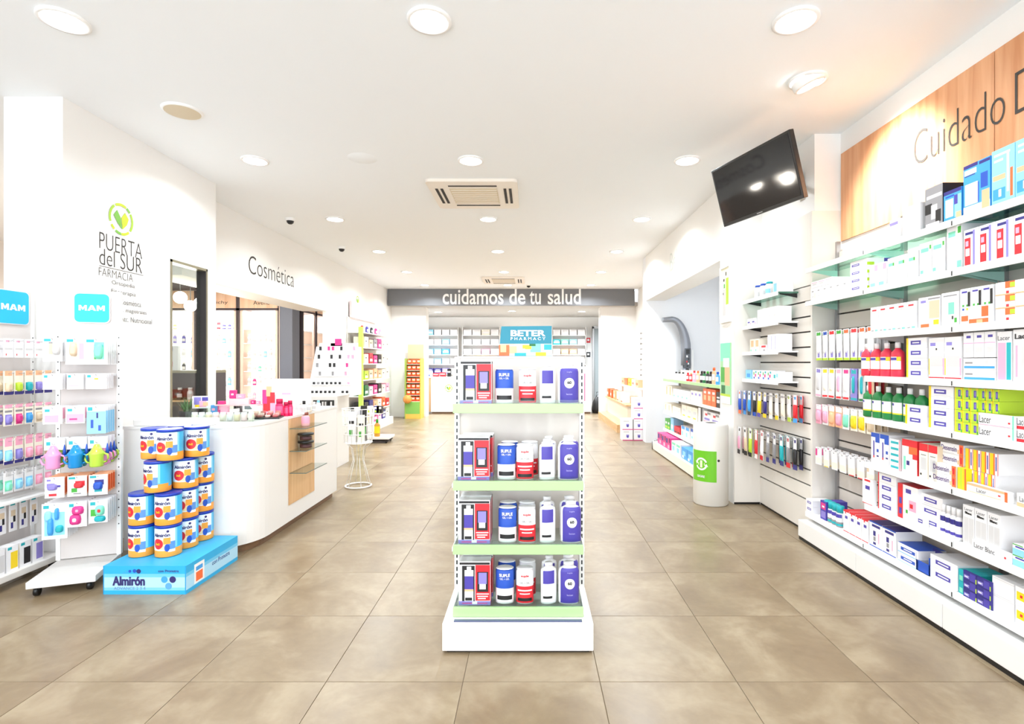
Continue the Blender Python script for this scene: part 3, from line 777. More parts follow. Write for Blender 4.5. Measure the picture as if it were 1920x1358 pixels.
rrun(3, 1806, 1867, 1, 0.056, 'flat white carton with bright blue stripe', 'w', 'c .02 .08 .98 .3; g .05 .5 .3 .65; G .7 .5 .78 .8', stack=2, xoff=-0.0)
LK = C('#3c3b3f')
rrun(3, 1869, 1897, 1, 0.235, 'pink and teal mouthwash carton', 'w', 'n .05 .04 .62 .78; t .66 .04 .98 .78', texts=(('Lacer', .85, .09, LK, .48, .87, 0.0),))
rrun(3, 1899, 1945, 1, 0.24, 'white and grey mouthwash carton beside the pink one', 'w', 'G .35 .04 .95 .72; n .1 .1 .2 .7', texts=(('Lacer', .8, .1, LK, .48, .87, 0.02),))
# fifth shelf
grnb = bottle_spec('green_mouthwash_bottle', 0.042, 0.205, C('#157a3a'), 'w', [(-75, 75, .24, .56, 'w'), (-75, 75, .2, .24, 'y'), (-60, 0, .46, .53, 'p')], sy=0.75, neck=0.36, caph=0.17, shoulder=0.74)
rbot(4, 1621, 1741, 6, grnb, 'green mouthwash bottle with white label')
rrun(4, 1697, 1738, 1, 0.058, 'white toothpaste carton before the green bottles', 'w', VIT, stack=2, dp=0.03, xoff=0.0)
rrun(4, 1741, 1788, 1, 0.058, 'white toothpaste carton with purple label', 'w', VIT, stack=4)
LIMEF = 'y .0 0 .14 1; p .45 .18 .8 .8; l .58 .3 .7 .7; e .84 0 1 .3; y .8 .8 1 1'
rrun(4, 1790, 1834, 3, 0.058, 'lime green carton with purple label', 'i', LIMEF, stack=4, gap=.002)
rrun(4, 1836, 1874, 3, 0.058, 'lime green carton, right-hand block', 'i', LIMEF, stack=4, gap=.002, xoff=0.01)
rrun(4, 1806, 1842, 1, 0.04, 'white navy-labelled carton lying on lime cartons', 'w', 'P 0 .2 .5 .9; o -.1 0 .02 1; c .85 0 1 1', zoff=.2325, dp=.1)
rrun(4, 1834, 1902, 1, 0.058, 'white toothpaste carton lettered in dark', 'w', 'n 0 .02 .9 .08; r .84 .3 .9 .45; M .95 0 1 1', stack=2, xoff=-0.014, dp=.012, texts=(('Lacer', .34, .62, LK, .2, .5, 0.0),))
rrun(4, 1904, 1960, 1, 0.058, 'white toothpaste carton with coral base', 'w', 'r 0 .02 1 .28', stack=2, texts=(('Lacer', .4, .55, LK, .24, .62, 0.0),))
# sixth shelf
rrun(5, 1633, 1667, 2, 0.2, 'white tube carton with blue swoosh top', 'w', 'b 0 .86 1 1; b .5 .7 1 .86; p .25 .25 .4 .75; r .25 .2 .4 .27; b .65 .4 .9 .5; P .65 .25 .9 .3')
rrun(5, 1669, 1689, 1, 0.036, 'small white carton with teal stripe', 'w', 't .1 .25 .95 .65; w .4 .35 .6 .5; r .95 0 1 1', stack=5, top='M') if False else None
for k in range(5):
    box_spec('product_box', 0.085, 0.036, .16, 'w', 't .1 .25 .9 .65; r .95 0 1 1').put((2.205, (DR(1669) + DR(1689)) / 2, RZ[5] + .0005 + .037 * k), R90, 'small white carton with teal stripe, %s from below, sixth right-wall shelf' % ORD[k], 'boxes on the right wall shelves')
rrun(5, 1691, 1720, 1, 0.2, 'white carton with orange red arch top', 'w', 'r 0 .8 1 1; o .45 .58 1 .8; r .7 .45 1 .6; P .3 .25 .5 .38; C .72 .1 .98 .44; M .1 .1 .25 .5', side='r')
rrun(5, 1723, 1758, 2, 0.195, 'cream carton with orange red top', 'C', 'r 0 .78 1 1; g .2 .66 .8 .69; G .2 .25 .8 .6; k .1 .08 .3 .14', side='B')
DES = (('Desensin', .68, .5, C('#4a1f6e'), .38, .52, 0.012),)
DESF = 'o .82 0 1 1; a .74 .1 .84 .5; G .05 .05 .6 .1; r .86 .2 .94 .8'
rrun(5, 1763, 1807, 1, 0.055, 'white and orange toothpaste carton in rear pair', 'w', DESF, texts=DES, stack=2, zoff=.11, xoff=.03)
rrun(5, 1748, 1793, 1, 0.055, 'white and orange toothpaste carton in front pair', 'w', DESF, texts=DES, stack=2, xoff=0.0)
YOF = 'y .0 0 .42 1; o .42 0 .6 1; w .6 0 .9 1; p .68 .2 .82 .85; r .92 0 1 1'
rrun(5, 1795, 1812, 1, 0.11, 'yellow toothpaste carton end beside the front pair', 'y', 'o .8 0 1 1; i .3 0 .5 1')
rrun(5, 1810, 1872, 4, 0.105, 'upright yellow and orange carton', 'w', YOF, zoff=.106, xoff=.03, gap=.002)
rrun(5, 1814, 1866, 4, 0.105, 'lower upright yellow carton', 'w', YOF, xoff=.03, gap=.002)
rrun(5, 1812, 1890, 1, 0.05, 'long peach and white toothpaste carton', 'w', 'a 0 .75 1 1; a .04 .1 .85 .18; o .93 0 1 1; r .78 .4 .84 .55', xoff=-0.01, dp=.03, texts=(('Lacer', .24, .4, LK, .38, .46, 0.0),))
rrun(5, 1906, 1960, 1, 0.06, 'short cream toothpaste carton by the frame edge', 'w', 'a 0 0 1 .3; t .8 .0 1 .8', texts=(('Lacer', .4, .4, LK, .3, .6, 0.0),))
# seventh shelf
rrun(6, 1646, 1681, 1, 0.058, 'white toothpaste carton with faint red edge', 'w', VITR, stack=4)
rrun(6, 1683, 1722, 1, 0.205, 'white brush carton with red side', 'w', 'r 0 0 .26 1; p .06 .12 .2 .3; p .06 .42 .2 .6; p .4 .78 .66 .9; n .55 .3 .9 .6; r .6 .38 .75 .5; e .4 .2 .5 .3', top='r')
rrun(6, 1724, 1768, 1, 0.062, 'white carton with indigo label behind small bottles', 'w', VITN, stack=3, xoff=0.02)
rrun(6, 1718, 1734, 1, 0.06, 'small white carton with indigo label in front', 'w', VITN, xoff=-0.008, dp=.025)
smb = bottle_spec('small_white_bottle', 0.018, 0.16, 'w', 'w', [(-80, 80, .45, .62, 'P'), (-80, 80, .1, .2, 'p'), (-60, 60, .78, .84, 'k')], neck=0.6, caph=0.25, shoulder=0.85, n=12)
rbot(6, 1766, 1804, 4, smb, 'small white spray bottle with navy bands', 0.03)
LB = (('Lacer', .72, .07, LK, .5, .9, 0.0), ('Blanc', .6, .06, BLK, .5, .81, 0.03))
rrun(6, 1805, 1876, 3, 0.205, 'tall white carton with grey lower half', 'w', 'G .08 .04 .96 .7; w .5 .04 .52 .7', texts=LB)
LBF = (('Lacer Blanc', .56, .5, LK, .34, .5, 0.0),)
rrun(6, 1822, 1894, 1, 0.05, 'long white toothpaste carton lying before tall cartons', 'w', 'r .86 .3 .91 .5; G 0 0 1 .06', xoff=-0.012, dp=.012, texts=LBF)
rrun(6, 1850, 1905, 1, 0.05, 'shorter white toothpaste carton lying behind the long one', 'w', 'r .9 .3 .95 .5', xoff=.004, zoff=.0505, dp=.012, texts=LBF) if False else None
rrun(6, 1898, 1950, 1, 0.05, 'small sky blue and white carton', 'w', 's 0 0 1 .6; p .1 .7 .6 .85; e .0 .9 .4 1', stack=2)
# lowest shelf
rrun(7, 1511, 1524, 1, 0.05, 'flat white carton by the slatted pillar', 'w', VITN, stack=2)
rrun(7, 1538, 1549, 1, 0.14, 'small bright purple carton', 'p', 'm .1 .55 .9 .9; l .1 .1 .9 .45; w .3 .65 .7 .75')
tealb = bottle_spec('teal_capped_bottle', 0.03, 0.15, 'w', 't', [(-80, 80, .45, .62, 'p'), (-180, 180, .0, .25, 'g'), (-180, 180, .06, .16, 't')], neck=0.75, caph=0.32, shoulder=0.85, n=14)
rbot(7, 1549, 1580, 4, tealb, 'white rinse bottle with teal cap', 0.03)
rrun(7, 1581, 1628, 4, 0.15, 'white refill carton with red rim', 'w', 'r 0 .93 1 1; r .3 .85 .5 .93; p .3 .62 .75 .75; r 0 0 1 .04', top='r')
rrun(7, 1630, 1680, 2, 0.16, 'white carton with blue bottle drawing', 'w', 'b 0 .95 1 1; P .2 .8 .85 .9; P .3 .45 .5 .65; g .32 .25 .5 .42; P .3 .1 .52 .2; n .7 .2 .78 .6; b 0 0 1 .04', top='P')
rrun(7, 1683, 1722, 1, 0.055, 'white and blue tray carton', 'w', 'b .15 .3 .85 .65; w .3 .42 .7 .54; s 0 0 1 .08', stack=2, top='b')
tr = MB(); tr.box(-.05, .05, 0, .003, 0, .06, BLU); tr.box(-.05, -.047, 0, .1, 0, .1, BLU); tr.box(.047, .05, 0, .1, 0, .1, BLU); tr.box(-.05, .05, .097, .1, 0, .12, PURD); tr.box(-.05, .05, 0, .1, 0, .003, PURD)
Spec('display_tray', 'tray', tr.mesh('display_tray')).put((2.205, (DR(1722) + DR(1741)) / 2, RZ[7] + .0005), R90, 'open dark blue counter tray on the lowest right-wall shelf')
rrun(7, 1744, 1796, 1, 0.066, 'wide white carton with indigo label', 'w', VITN, stack=2)
rrun(7, 1797, 1830, 2, 0.062, 'teal ended carton', 't', 'M .1 .1 .5 .5; P .6 0 1 1', stack=2, gap=.002)
rrun(7, 1806, 1858, 2, 0.045, 'dark purple toothpaste carton', 'P', 'l .05 .2 .45 .55; p .5 .1 .9 .9; w .1 .3 .35 .42; i .92 0 1 .5', stack=3, xoff=-.012, dp=.012, gap=.002)
rrun(7, 1860, 1902, 1, 0.085, 'plain white carton with soft grey lid line', 'w', 'G 0 .9 1 .93', stack=2)
cup = 'y .05 .3 .4 .75; r .18 .45 .28 .6; t .5 .1 .7 .3; t .7 .4 .95 .6; s .5 .5 .7 .9; t .45 .75 .6 .95'
rrun(7, 1903, 1955, 1, 0.085, 'white carton with teal pattern and yellow spot', 'w', cup, stack=2)

# ================================================================== hanging cards
HOOKM = mat('hook_wire', '#c9c9cb', 0.3, metal=0.8)
def hook_mesh(L):
    b = MB(); b.tube([(0, 0, 0), (0, -L * 0.9, 0.0), (0, -L, 0.012)], 0.0022, HOOKM, 6)
    return b.mesh('hook')
CARDS = {}
def card_spec(name, w, h, front, base='w', bubble=None, tag_='w', t=0.003, tip=None, cat='card'):
    """a blister card that hangs from its top edge: origin at the hole"""
    key = (name, w, h, front, base, bubble, tip)
    if key in CARDS: return CARDS[key]
    b = MB(); b.pbox(w, t, h, PAL[base], rects(front), z=-h + 0.012)
    parts = []
    if bubble:
        for bx, bz, bw, bh, bd, c in bubble:
            q = MB(); m = PAL[c]
            x0, z0 = (bx - .5) * w, -h + .012 + bz * h
            a, e = bw * w / 2, bh * h / 2
            n = 10
            ring = lambda k, y: [(x0 + a * k * math.copysign(abs(math.cos(2 * PI * i / n)) ** .6, math.cos(2 * PI * i / n)), y, z0 + e * k * math.copysign(abs(math.sin(2 * PI * i / n)) ** .6, math.sin(2 * PI * i / n))) for i in range(n)]
            r0, r1, r2 = ring(1, 0), ring(.92, -bd * .7), ring(.55, -bd)
            for A, B in ((r0, r1), (r1, r2)):
                for i in range(n): q.face([A[i], A[(i + 1) % n], B[(i + 1) % n], B[i]], m, True)
            q.face(r2, m)
            parts.append(('blister', q.mesh('blister'), (0, 0, 0)))
    s = Spec(name, cat, b.mesh(name), parts, 'card'); CARDS[key] = s
    return s
HK = ['front', 'second', 'third', 'fourth', 'rear']
def hang(parent_hook, spec, x, y, z, rz, n, pitch, lead, desc, group, jitter=0.0):
    """n cards one behind the other on a hook that comes out of a wall; (x,y) = hook root, lead = distance of the front card"""
    nx, ny = math.sin(rz), -math.cos(rz)     # outward direction
    for k in range(n):
        q = lead - pitch * k
        which = HK[k] if k < n - 1 or n == 1 else 'rear'
        o = spec.put((x + nx * q, y + ny * q, z), rz, ('%s %s' % (which, desc)) if n > 1 else desc, group, tilt=0.0)
        if jitter: o.rotation_euler = (random.uniform(-.03, .03), random.uniform(-.04, .04) * jitter, rz + random.uniform(-.06, .06) * jitter)

# --- hook bay of the right wall unit
hk18 = hook_mesh(0.2)
tb = [card_spec('toothbrush_card', 0.068, 0.225, 'i 0 0 1 .08; l .3 .1 .7 .3; G .0 .1 .06 .9; %s .1 .86 .9 .97; %s .42 .45 .58 .6' % (c1, c2), 'w', ((.5, .52, .3, .6, .012, 'w'),)) for c1, c2, c3 in (('e', 'k', 'C'), ('b', 'r', 'w'), ('r', 'm', 'w'), ('e', 'e', 'C'), ('o', 'o', 'w'), ('r', 'e', 'C'), ('o', 'y', 'C'), ('o', 'i', 'C'))]
rows = [
    (1.63, tb, ['green', 'blue', 'red', 'emerald', 'orange', 'crimson', 'amber', 'lime'], 'topped toothbrush card, %s hook of the upper brush row'),
    (1.345, [card_spec('brush_card', 0.072, 0.225, '%s .15 .84 .85 .96; %s .05 .02 .95 .09; G .1 .2 .2 .7' % (a, c), base, ((.5, .5, .3, .55, .012, c3),)) for a, c, base, c3 in (('l', 'n', 'w', 'G'), ('y', 'r', 'w', 'C'), ('y', 'r', 'w', 'C'), ('n', 'r', 'w', 'n'), ('m', 'r', 'w', 'w'), ('t', 't', 'l', 't'), ('s', 'E', 'G', 't'), ('r', 'k', 'B', 'r'))], ['lilac', 'yellow', 'gold', 'pink', 'magenta', 'teal', 'aqua', 'maroon'], 'interdental brush card, %s hook of the second row'),
    (1.06, [card_spec('refill_pouch', 0.08, 0.15, 'w .05 .75 .95 1; %s .1 .1 .9 .7' % a, base, ((.5, .4, .7, .6, .014, a),)) for a, base in (('n', 'n'), ('n', 'w'), ('a', 'a'), ('n', 'a'), ('M', 'w'), ('y', 'C'), ('y', 'C'), ('B', 'C'))], ['pink', 'rose', 'coral', 'salmon', 'mint', 'cream', 'yellow', 'beige'], 'refill pouch, %s hook of the third row'),
    (0.725, [card_spec('floss_card', 0.078, 0.135, 'k .4 .88 .5 .94; %s 0 .5 .3 .9; C .05 .06 .95 .4; %s .1 .0 .9 .05' % (a, c), 'w') for a, c in (('m', 'w'), ('w', 'y'), ('w', 'w'), ('w', 'w'), ('w', 'r'), ('w', 'r'), ('B', 'r'))], ['magenta edged', 'white', 'yellow based', 'plain', 'red based', 'ivory', 'beige cornered'], 'floss card, %s hook of the lowest row'),
]
unit0 = bpy.data.objects['wall_shelf_unit']
for ri, (z, specs, cols, desc) in enumerate(rows):
    n = len(specs)
    for i, sp in enumerate(specs):
        y = 4.13 - (0.63 / (n - 1)) * i
        h = ob('hook', hk18, unit0, (XB - .012 - 2.3, y - unit0.location.y, z - .004), R90)
        hang(h, sp, XB - .012, y, z, R90, 3, 0.045, 0.19, '%s %s' % (cols[i], desc % ORD[i]), 'cards hanging in the right hook bay', 1.0)
b = MB(); b.box(XB - .02 - 2.3, XB - .012 - 2.3, -.34, .34, -.012, .012, STEEL); hb = b.mesh('hook_bar')
for z, *_ in rows: ob('hook_bar', hb, unit0, (0, -.0, z))
# two cartons hanging before the seventh shelf
box_spec('product_box', 0.10, 0.16, 0.03, 'w', 'r .2 .92 .8 1; p .3 .6 .75 .75; r .0 .0 1 .03').put((2.2, DR(1629), 0.475), R90, 'white hanging carton with red top beside the seventh right-wall shelf', None)

# --- shelves and hooks on the slatted pillar
PN = ['top', 'second', 'third', 'lowest']
for i, z in enumerate((2.0, 1.75, 1.5, 1.24)):
    r = empty('pillar_shelf', (2.26, 4.83, z)); tag(r, 'short white shelf on the slatted pillar, %s of four' % PN[i], 'shelf', 'shelves on the slatted pillar')
    b = MB(); b.box(-.17, 0.001, -.38, .36, -.014, 0, GL_GREEN if i == 0 else W_MET); ob('board', b.mesh('pillar_shelf_board'), r)
    b = MB(); b.box(-.178, -.17, -.38, .36, -.03, .004, RAILW); ob('price_rail', b.mesh('price_rail'), r)
    b = MB(); b.plate([(0, -.014), (-.15, -.014), (-.15, -.02), (0, -.05)], -.002, .002, BLACK); bk = b.mesh('bracket')
    for y in (-.36, .34): ob('bracket', bk, r, (0, y, 0))
def prun(i, px0, px1, n, h, desc, base, front, stack=1, dp=.12, top=None):
    z = (2.0, 1.75, 1.5, 1.24)[i]; X0 = 2.10
    d0, d1 = DR(px0, X0), DR(px1, X0); w = (d0 - d1) / n
    sp = box_spec('product_box', w - .004, h - .001, dp, base, front, top=top)
    for q in range(n):
        for k in range(stack):
            lab = '%s%s%s on the %s pillar shelf' % (desc, ', %s from the left' % ORD[q] if n > 1 else '', (', %s layer,' % ('bottom', 'middle', 'top')[k]) if stack > 1 else (',' if n > 1 else ''), PN[i])
            sp.put((X0, d0 - w * (q + .5), z + .0005 + k * h), R90, lab, 'boxes on the pillar shelves')
capb = bottle_spec('capped_jar', 0.035, 0.13, 'w', 'b', [(-80, 80, .2, .5, 'G')], neck=.7, caph=.14, shoulder=.9, n=14)
capc = bottle_spec('capped_jar', 0.035, 0.13, 'w', 't', [(-80, 80, .2, .5, 's')], neck=.7, caph=.14, shoulder=.9, n=14)
for q, (px, s_, c) in enumerate(((1422, capb, 'blue'), (1432, capb, 'royal blue'), (1443, capc, 'teal'))):
    s_.put((2.16, DR(px, 2.16), 2.0005), R90, 'white jar with %s cap on the top pillar shelf, %s from the left' % (c, ORD[q]), 'jars on the pillar shelves')
prun(0, 1449, 1461, 1, .09, 'small aqua and white carton', 'w', 's .1 .1 .6 .9')
prun(1, 1401, 1418, 2, .07, 'small white carton with violet logo', 'w', 'p .1 .4 .6 .6; n .6 .2 .9 .4')
prun(1, 1420, 1458, 4, .135, 'white carton with faint grey print', 'w', 'G .3 .4 .6 .5; C .1 .1 .9 .2')
prun(2, 1406, 1424, 2, .12, 'pale peach carton', 'C', 'a .2 .4 .8 .9; M .1 .05 .4 .2')
prun(2, 1425, 1437, 1, .06, 'small coral and white carton', 'w', 'r .2 .6 .9 .9; g .5 0 .8 .3')
prun(2, 1439, 1459, 3, .145, 'lilac white carton', 'w', 'l .1 .1 .2 .9; G .4 .1 .9 .15')
prun(3, 1398, 1409, 1, .09, 'light blue tub carton', 's', 'c .2 .2 .8 .6')
prun(3, 1411, 1447, 4, .09, 'white carton with floral print', 'w', 'e .2 .5 .4 .8; m .5 .3 .8 .6; b .2 .1 .5 .3; t .6 .7 .9 .9')
prun(3, 1448, 1460, 1, .08, 'white carton with teal flowers', 'w', 't .2 .3 .5 .7; s .6 .4 .9 .8')
hk12 = hook_mesh(0.23)
pend = [
    (1.115, 0.225, [('b', 'o', 'navy and orange'), ('b', 'c', 'blue and azure'), ('c', 'k', 'azure'), ('k', 'b', 'black'), ('y', 'p', 'purple and yellow'), ('P', 'y', 'violet'), ('C', 'w', 'cream'), ('w', 'y', 'white and yellow'), ('C', 'G', 'ivory'), ('w', 'i', 'lime topped'), ('r', 'c', 'red and blue')], 'brush pack, %s hook of the upper pillar row'),
    (0.76, 0.26, [('n', 'k', 'dusty rose'), ('B', 'k', 'tan'), ('i', 'k', 'olive'), ('r', 'w', 'red'), ('w', 'r', 'white and red'), ('g', 'P', 'steel and navy'), ('g', 'P', 'graphite'), ('t', 'P', 'petrol'), ('g', 'r', 'ash'), ('k', 'P', 'dark')], 'hanging grooming pack, %s hook of the lower pillar row'),
]
for z, h, cols, desc in pend:
    n = len(cols)
    for i, (a, c, nm) in enumerate(cols):
        y = 5.14 - 0.78 / (n - 1) * i; ld_ = .225 - .15 * i / (n - 1)
        ob('hook', hk12, wall_rpil, (2.262, y, z - .004), R90)
        sp = card_spec('hanging_pack', 0.066, h, '%s 0 0 1 .16; %s .15 .2 .85 .6; w .1 .65 .9 1; %s .3 .85 .7 .95' % (c, a, c), a if a not in 'n' else 'w', ((.5, .42, .5, .5, .012, a),))
        hang(None, sp, 2.262, y, z, R90, 2, 0.05, ld_, '%s %s' % (nm, desc % ORD[i]), 'packs hanging on the slatted pillar', 1.0)

# ================================================================== television
tv = empty('television', (1.80, 4.24, 2.845)); tag(tv, 'black flat television tilted down from a bracket on the right pillar', 'television')
ob_parts = []
SCREEN = mat('tv_screen', '#07080c', 0.06, spec=0.6)
tw, th = 0.88, 0.50
ux = Vector((0.314, -0.949, 0)).normalized()       # along the screen, towards the camera side
nrm = Vector((-0.949, -0.314, 0))
tl = math.radians(16)
uz = (Vector((0, 0, 1)) * math.cos(tl) + nrm * math.sin(tl)).normalized()
rot = Matrix((ux, uz.cross(ux), uz)).transposed().to_4x4()
body = empty('tv_frame_pivot'); bpy.data.objects.remove(body)
def tvpart(name, mb, par=tv, bev=0.0):
    o = ob(name, mb.mesh(name, bev), par)
    if par is tv: o.rotation_euler = rot.to_euler()
    return o
b = MB(); b.box(-tw / 2, tw / 2, -0.012, 0.03, -th / 2, th / 2, BLACK); cs = tvpart('casing', b, tv, 0.004)
b = MB(); b.box(-tw / 2 + .018, tw / 2 - .018, -0.0145, -0.0122, -th / 2 + .026, th / 2 - .018, SCREEN); tvpart('screen', b, cs)
b = MB(); b.box(-tw * .32, tw * .32, 0.03, 0.07, -th * .35, th * .3, BLACK); tvpart('rear_housing', b, cs, 0.01)
b = MB(); b.box(-.03, .03, -.016, -.0125, -th / 2 + .008, -th / 2 + .014, STEEL); tvpart('badge', b, cs)
b = MB(); b.tube([(0.06, 0.02, 0.0), (0.28, 0.12, 0.03), (0.46, 0.21, 0.05)], 0.018, STEEL, 10); tvpart('bracket_arm', b, tv).rotation_euler = (0, 0, 0)
b = MB(); b.box(0.445, 0.46, 0.17, 0.25, -0.06, 0.16, mat('bracket_plate', '#8b7f76', .5)); tvpart('wall_plate', b, tv).rotation_euler = (0, 0, 0)

# ================================================================== recycling bin
rb = empty('recycling_bin', (1.795, 5.255, 0)); tag(rb, 'rounded white medicine recycling bin with green label before the slatted pillar', 'bin')
BIN = mat('bin_plastic', '#dfdcd5', 0.35)
b = MB(); b.lathe([(0, 0.0, BIN), (.160, 0, BIN), (.168, .012, BIN), (.168, .77, BIN), (.160, .786, BIN)], 36); ob('body', b.mesh('bin_body'), rb)
b = MB(); b.lathe([(.160, .786, BIN), (.155, .795, BIN), (.10, .80, BIN), (.05, .80, DARK), (0, .80, DARK)], 36); ob('lid', b.mesh('bin_lid'), rb)
b = MB(); b.lathe([(0, .0, DARK), (.012, 0, DARK), (.012, .006, DARK), (0, .006, DARK)], 12); lk = ob('lock', b.mesh('lock'), rb, (.02, -.163, .45)); lk.rotation_euler = (PI / 2, 0, 0)
GL = C('#6cbf1f')
b = MB(); n = 10
for k in range(n):
    a0, a1 = math.radians(-92 + 92 * k / n), math.radians(-92 + 92 * (k + 1) / n)
    P0 = lambda a, z: (.1688 * math.sin(a), -.1688 * math.cos(a), z)
    b.face([P0(a0, .24), P0(a1, .22), P0(a1, .52), P0(a0, .54)] if False else [P0(a0, .24), P0(a1, .24), P0(a1, .54), P0(a0, .54)], GL)
lb = ob('label_panel', b.mesh('label_panel'), rb)
b = MB(); R_ = .1695
def wrp(x, z, a0=-50): 
    a = math.radians(a0) + x / R_
    return (R_ * math.sin(a), -R_ * math.cos(a), z)
for s0, s1 in ((20, 160), (200, 340)):
    for k in range(8):
        t0, t1 = math.radians(s0 + (s1 - s0) * k / 8), math.radians(s0 + (s1 - s0) * (k + 1) / 8)
        b.face([wrp(r * math.cos(t), .41 + r * math.sin(t)) for r, t in ((.045, t0), (.062, t0), (.062, t1), (.045, t1))], WHITE)
for s in (160, 340):
    t = math.radians(s); t2 = math.radians(s + 25)
    b.face([wrp(.035 * math.cos(t), .41 + .035 * math.sin(t)), wrp(.075 * math.cos(t), .41 + .075 * math.sin(t)), wrp(.053 * math.cos(t2), .41 + .053 * math.sin(t2))], WHITE)
ob('recycling_arrows', b.mesh('recycling_arrows'), lb)
b = MB()
for q in ((-.012, .012, -.035, .035), (-.035, .035, -.012, .012)):
    b.face([wrp(q[0], .41 + q[2]), wrp(q[1], .41 + q[2]), wrp(q[1], .41 + q[3]), wrp(q[0], .41 + q[3])], C('#e8f4d0'))
ob('cross_mark', b.mesh('cross_mark'), lb)
ob('lettering', text_mesh('SIGRE', .08, .022, WHITE, 0.02), lb, (R_ * math.sin(math.radians(-50)) * 1.008, -R_ * math.cos(math.radians(-50)) * 1.008, .29), math.radians(-50))

# framed notice and green poster on the pillar's left face
fr = empty('framed_notice', (2.004, 5.40, 2.1)); tag(fr, 'narrow framed notice on the pillar end above the bin', 'picture'); fr.rotation_euler = (0, 0, R90)
b = MB()
for q in ((-.14, .14, .27, .29), (-.14, .14, -.29, -.27), (-.14, -.12, -.27, .27), (.12, .14, -.27, .27)): b.box(q[0], q[1], -.02, 0, q[2], q[3], W_PLA)
ob('frame', b.mesh('notice_frame'), fr)
b = MB(); b.cutface((-.12, -.008, -.27), (.24, 0, 0), (0, 0, .54), C('#f5f2da'), rects('G .2 .1 .5 .6; e .3 .62 .45 .7; k .25 .75 .4 .8; k .5 .85 .62 .92; i .55 .3 .85 .8; k .2 .5 .28 .54')); ob('print', b.mesh('notice_print'), fr)
po = MB(); po.pbox(.27, .012, .62, C('#9ccf9c'), rects('M 0 .7 1 1; e .05 .35 .5 .6; a .45 .3 .95 .6; E .1 .1 .5 .3; w .3 .6 .9 .75; w 0 0 1 .12; i 0 .12 1 .16'))
tag(ob('poster', po.mesh('poster'), None, (1.993, 5.40, .98), R90), 'green leafy poster on the pillar end below the framed notice', 'poster')

# ================================================================== alcove: low shelf unit, scale, cartons
au = empty('low_shelf_unit', (2.2, 7.2, 0)); tag(au, 'low cream shelf unit in the right alcove beyond the bin', 'shelf unit')
def part(parent, name, x0, x1, y0, y1, z0, z1, m, bev=0.0):
    L = parent.location
    b = MB(); b.box(x0 - L.x, x1 - L.x, y0 - L.y, y1 - L.y, z0, z1, m)
    return ob(name, b.mesh(name, bev), parent)
CRMM = mat('cream_melamine', '#f1ecdf', .4)
part(au, 'base', 1.96, 2.42, 5.75, 8.45, 0.015, .137, CRMM, .004)
part(au, 'kick_plate', 1.985, 2.42, 5.75, 8.45, 0, .015, BLACK)
part(au, 'back_panel', 2.40, 2.42, 5.75, 8.45, .137, 1.28, CRMM)
AZ = (1.14, .88, .625, .355)
for i, z in enumerate(AZ):
    s = part(au, 'shelf', 2.13, 2.40, 5.76, 8.44, z - .016, z, CRMM)
    L = au.location; b = MB(); b.box(2.122 - L.x, 2.13 - L.x, 5.76 - L.y, 8.44 - L.y, z - .034, z + .004, GREEN_RAIL if i == 0 else RAILW); ob('price_rail', b.mesh('price_rail'), s)
for y in (8.44, 7.1, 5.76): part(au, 'upright', 2.37, 2.4, y - .012, y + .012, .137, 1.28, STEEL)
b = MB(); b.tube([(1.97, 8.52, 0.0), (1.97, 8.52, .12), (2.0, 8.52, .15), (2.1, 8.52, .15)], .012, STEEL, 8)
tag(ob('bumper_rail', b.mesh('bumper_rail')), 'short bent steel bumper rail at the alcove shelf end', 'rail')
ARN = ['top board', 'second board', 'third board', 'fourth board', 'base']
def arun(i, px0, px1, n, h, desc, base, front, dp=.15, stack=1):
    z = (AZ + (.137,))[i]; X0 = 2.15 if i < 4 else 2.0
    d0, d1 = DR(px0, X0), DR(px1, X0); w = (d0 - d1) / n
    sp = box_spec('product_box', w - .008, h - .001, dp, base, front)
    for q in range(n):
        for k in range(stack):
            lab = desc + (', %s from the left' % ORD[q] if n > 1 else '') + (', %s layer' % ('lower', 'upper')[k] if stack > 1 else '') + ', %s of the alcove unit' % ARN[i]
            sp.put((X0, d0 - w * (q + .5), z + .0005 + k * h), R90, lab, 'boxes on the alcove shelf unit')
def abot(i, px, spec, desc, X0=2.2): spec.put((X0, DR(px, X0), (AZ + (.137,))[i] + .0005), R90, '%s on the %s of the alcove unit' % (desc, ARN[i]), 'bottles on the alcove shelf unit')
def sb(c, cap, h=.16, r=.035, lab=None): return bottle_spec('lotion_bottle', r, h, c, cap, lab or [(-80, 80, .25, .6, 'w')], sy=.7, neck=.5, caph=.18, n=14)
for px, c, cap, ds in ((1268, 'w', 'k', 'white bottle with black cap'), (1274, 'w', 'k', 'second white bottle with black cap'), (1281, 'w', 'k', 'third white bottle with black cap'), (1290, 'r', 'r', 'small red bottle'), (1296, 'r', 'a', 'red bottle with peach cap'), (1302, 'n', 'r', 'pink bottle with red cap'), (1309, 'a', 'o', 'peach bottle with orange cap'), (1316, 'k', 'k', 'black bottle'), (1321, 'E', 'k', 'dark green bottle'), (1327, 'k', 'e', 'black bottle with green cap'), (1333, 'k', 'k', 'second black bottle'), (1339, 'a', 'o', 'tall orange bottle'), (1346, 'c', 'b', 'blue bottle')):
    abot(0, px, sb(c, cap, .12 if px < 1300 else (.2 if px == 1339 else .15)), ds)
arun(1, 1247, 1260, 2, .16, 'slim beige and peach carton', 'C', 'a .3 .1 .7 .9')
arun(1, 1262, 1294, 4, .13, 'white care carton', 'w', 'G .2 .5 .8 .6; M .1 .1 .4 .3')
arun(1, 1295, 1316, 3, .15, 'cream care carton', 'C', 'G .2 .3 .8 .35; l .2 .6 .7 .8')
arun(1, 1318, 1342, 3, .2, 'tall orange care carton', 'o', 'a .2 .3 .8 .6; w .2 .7 .8 .85')
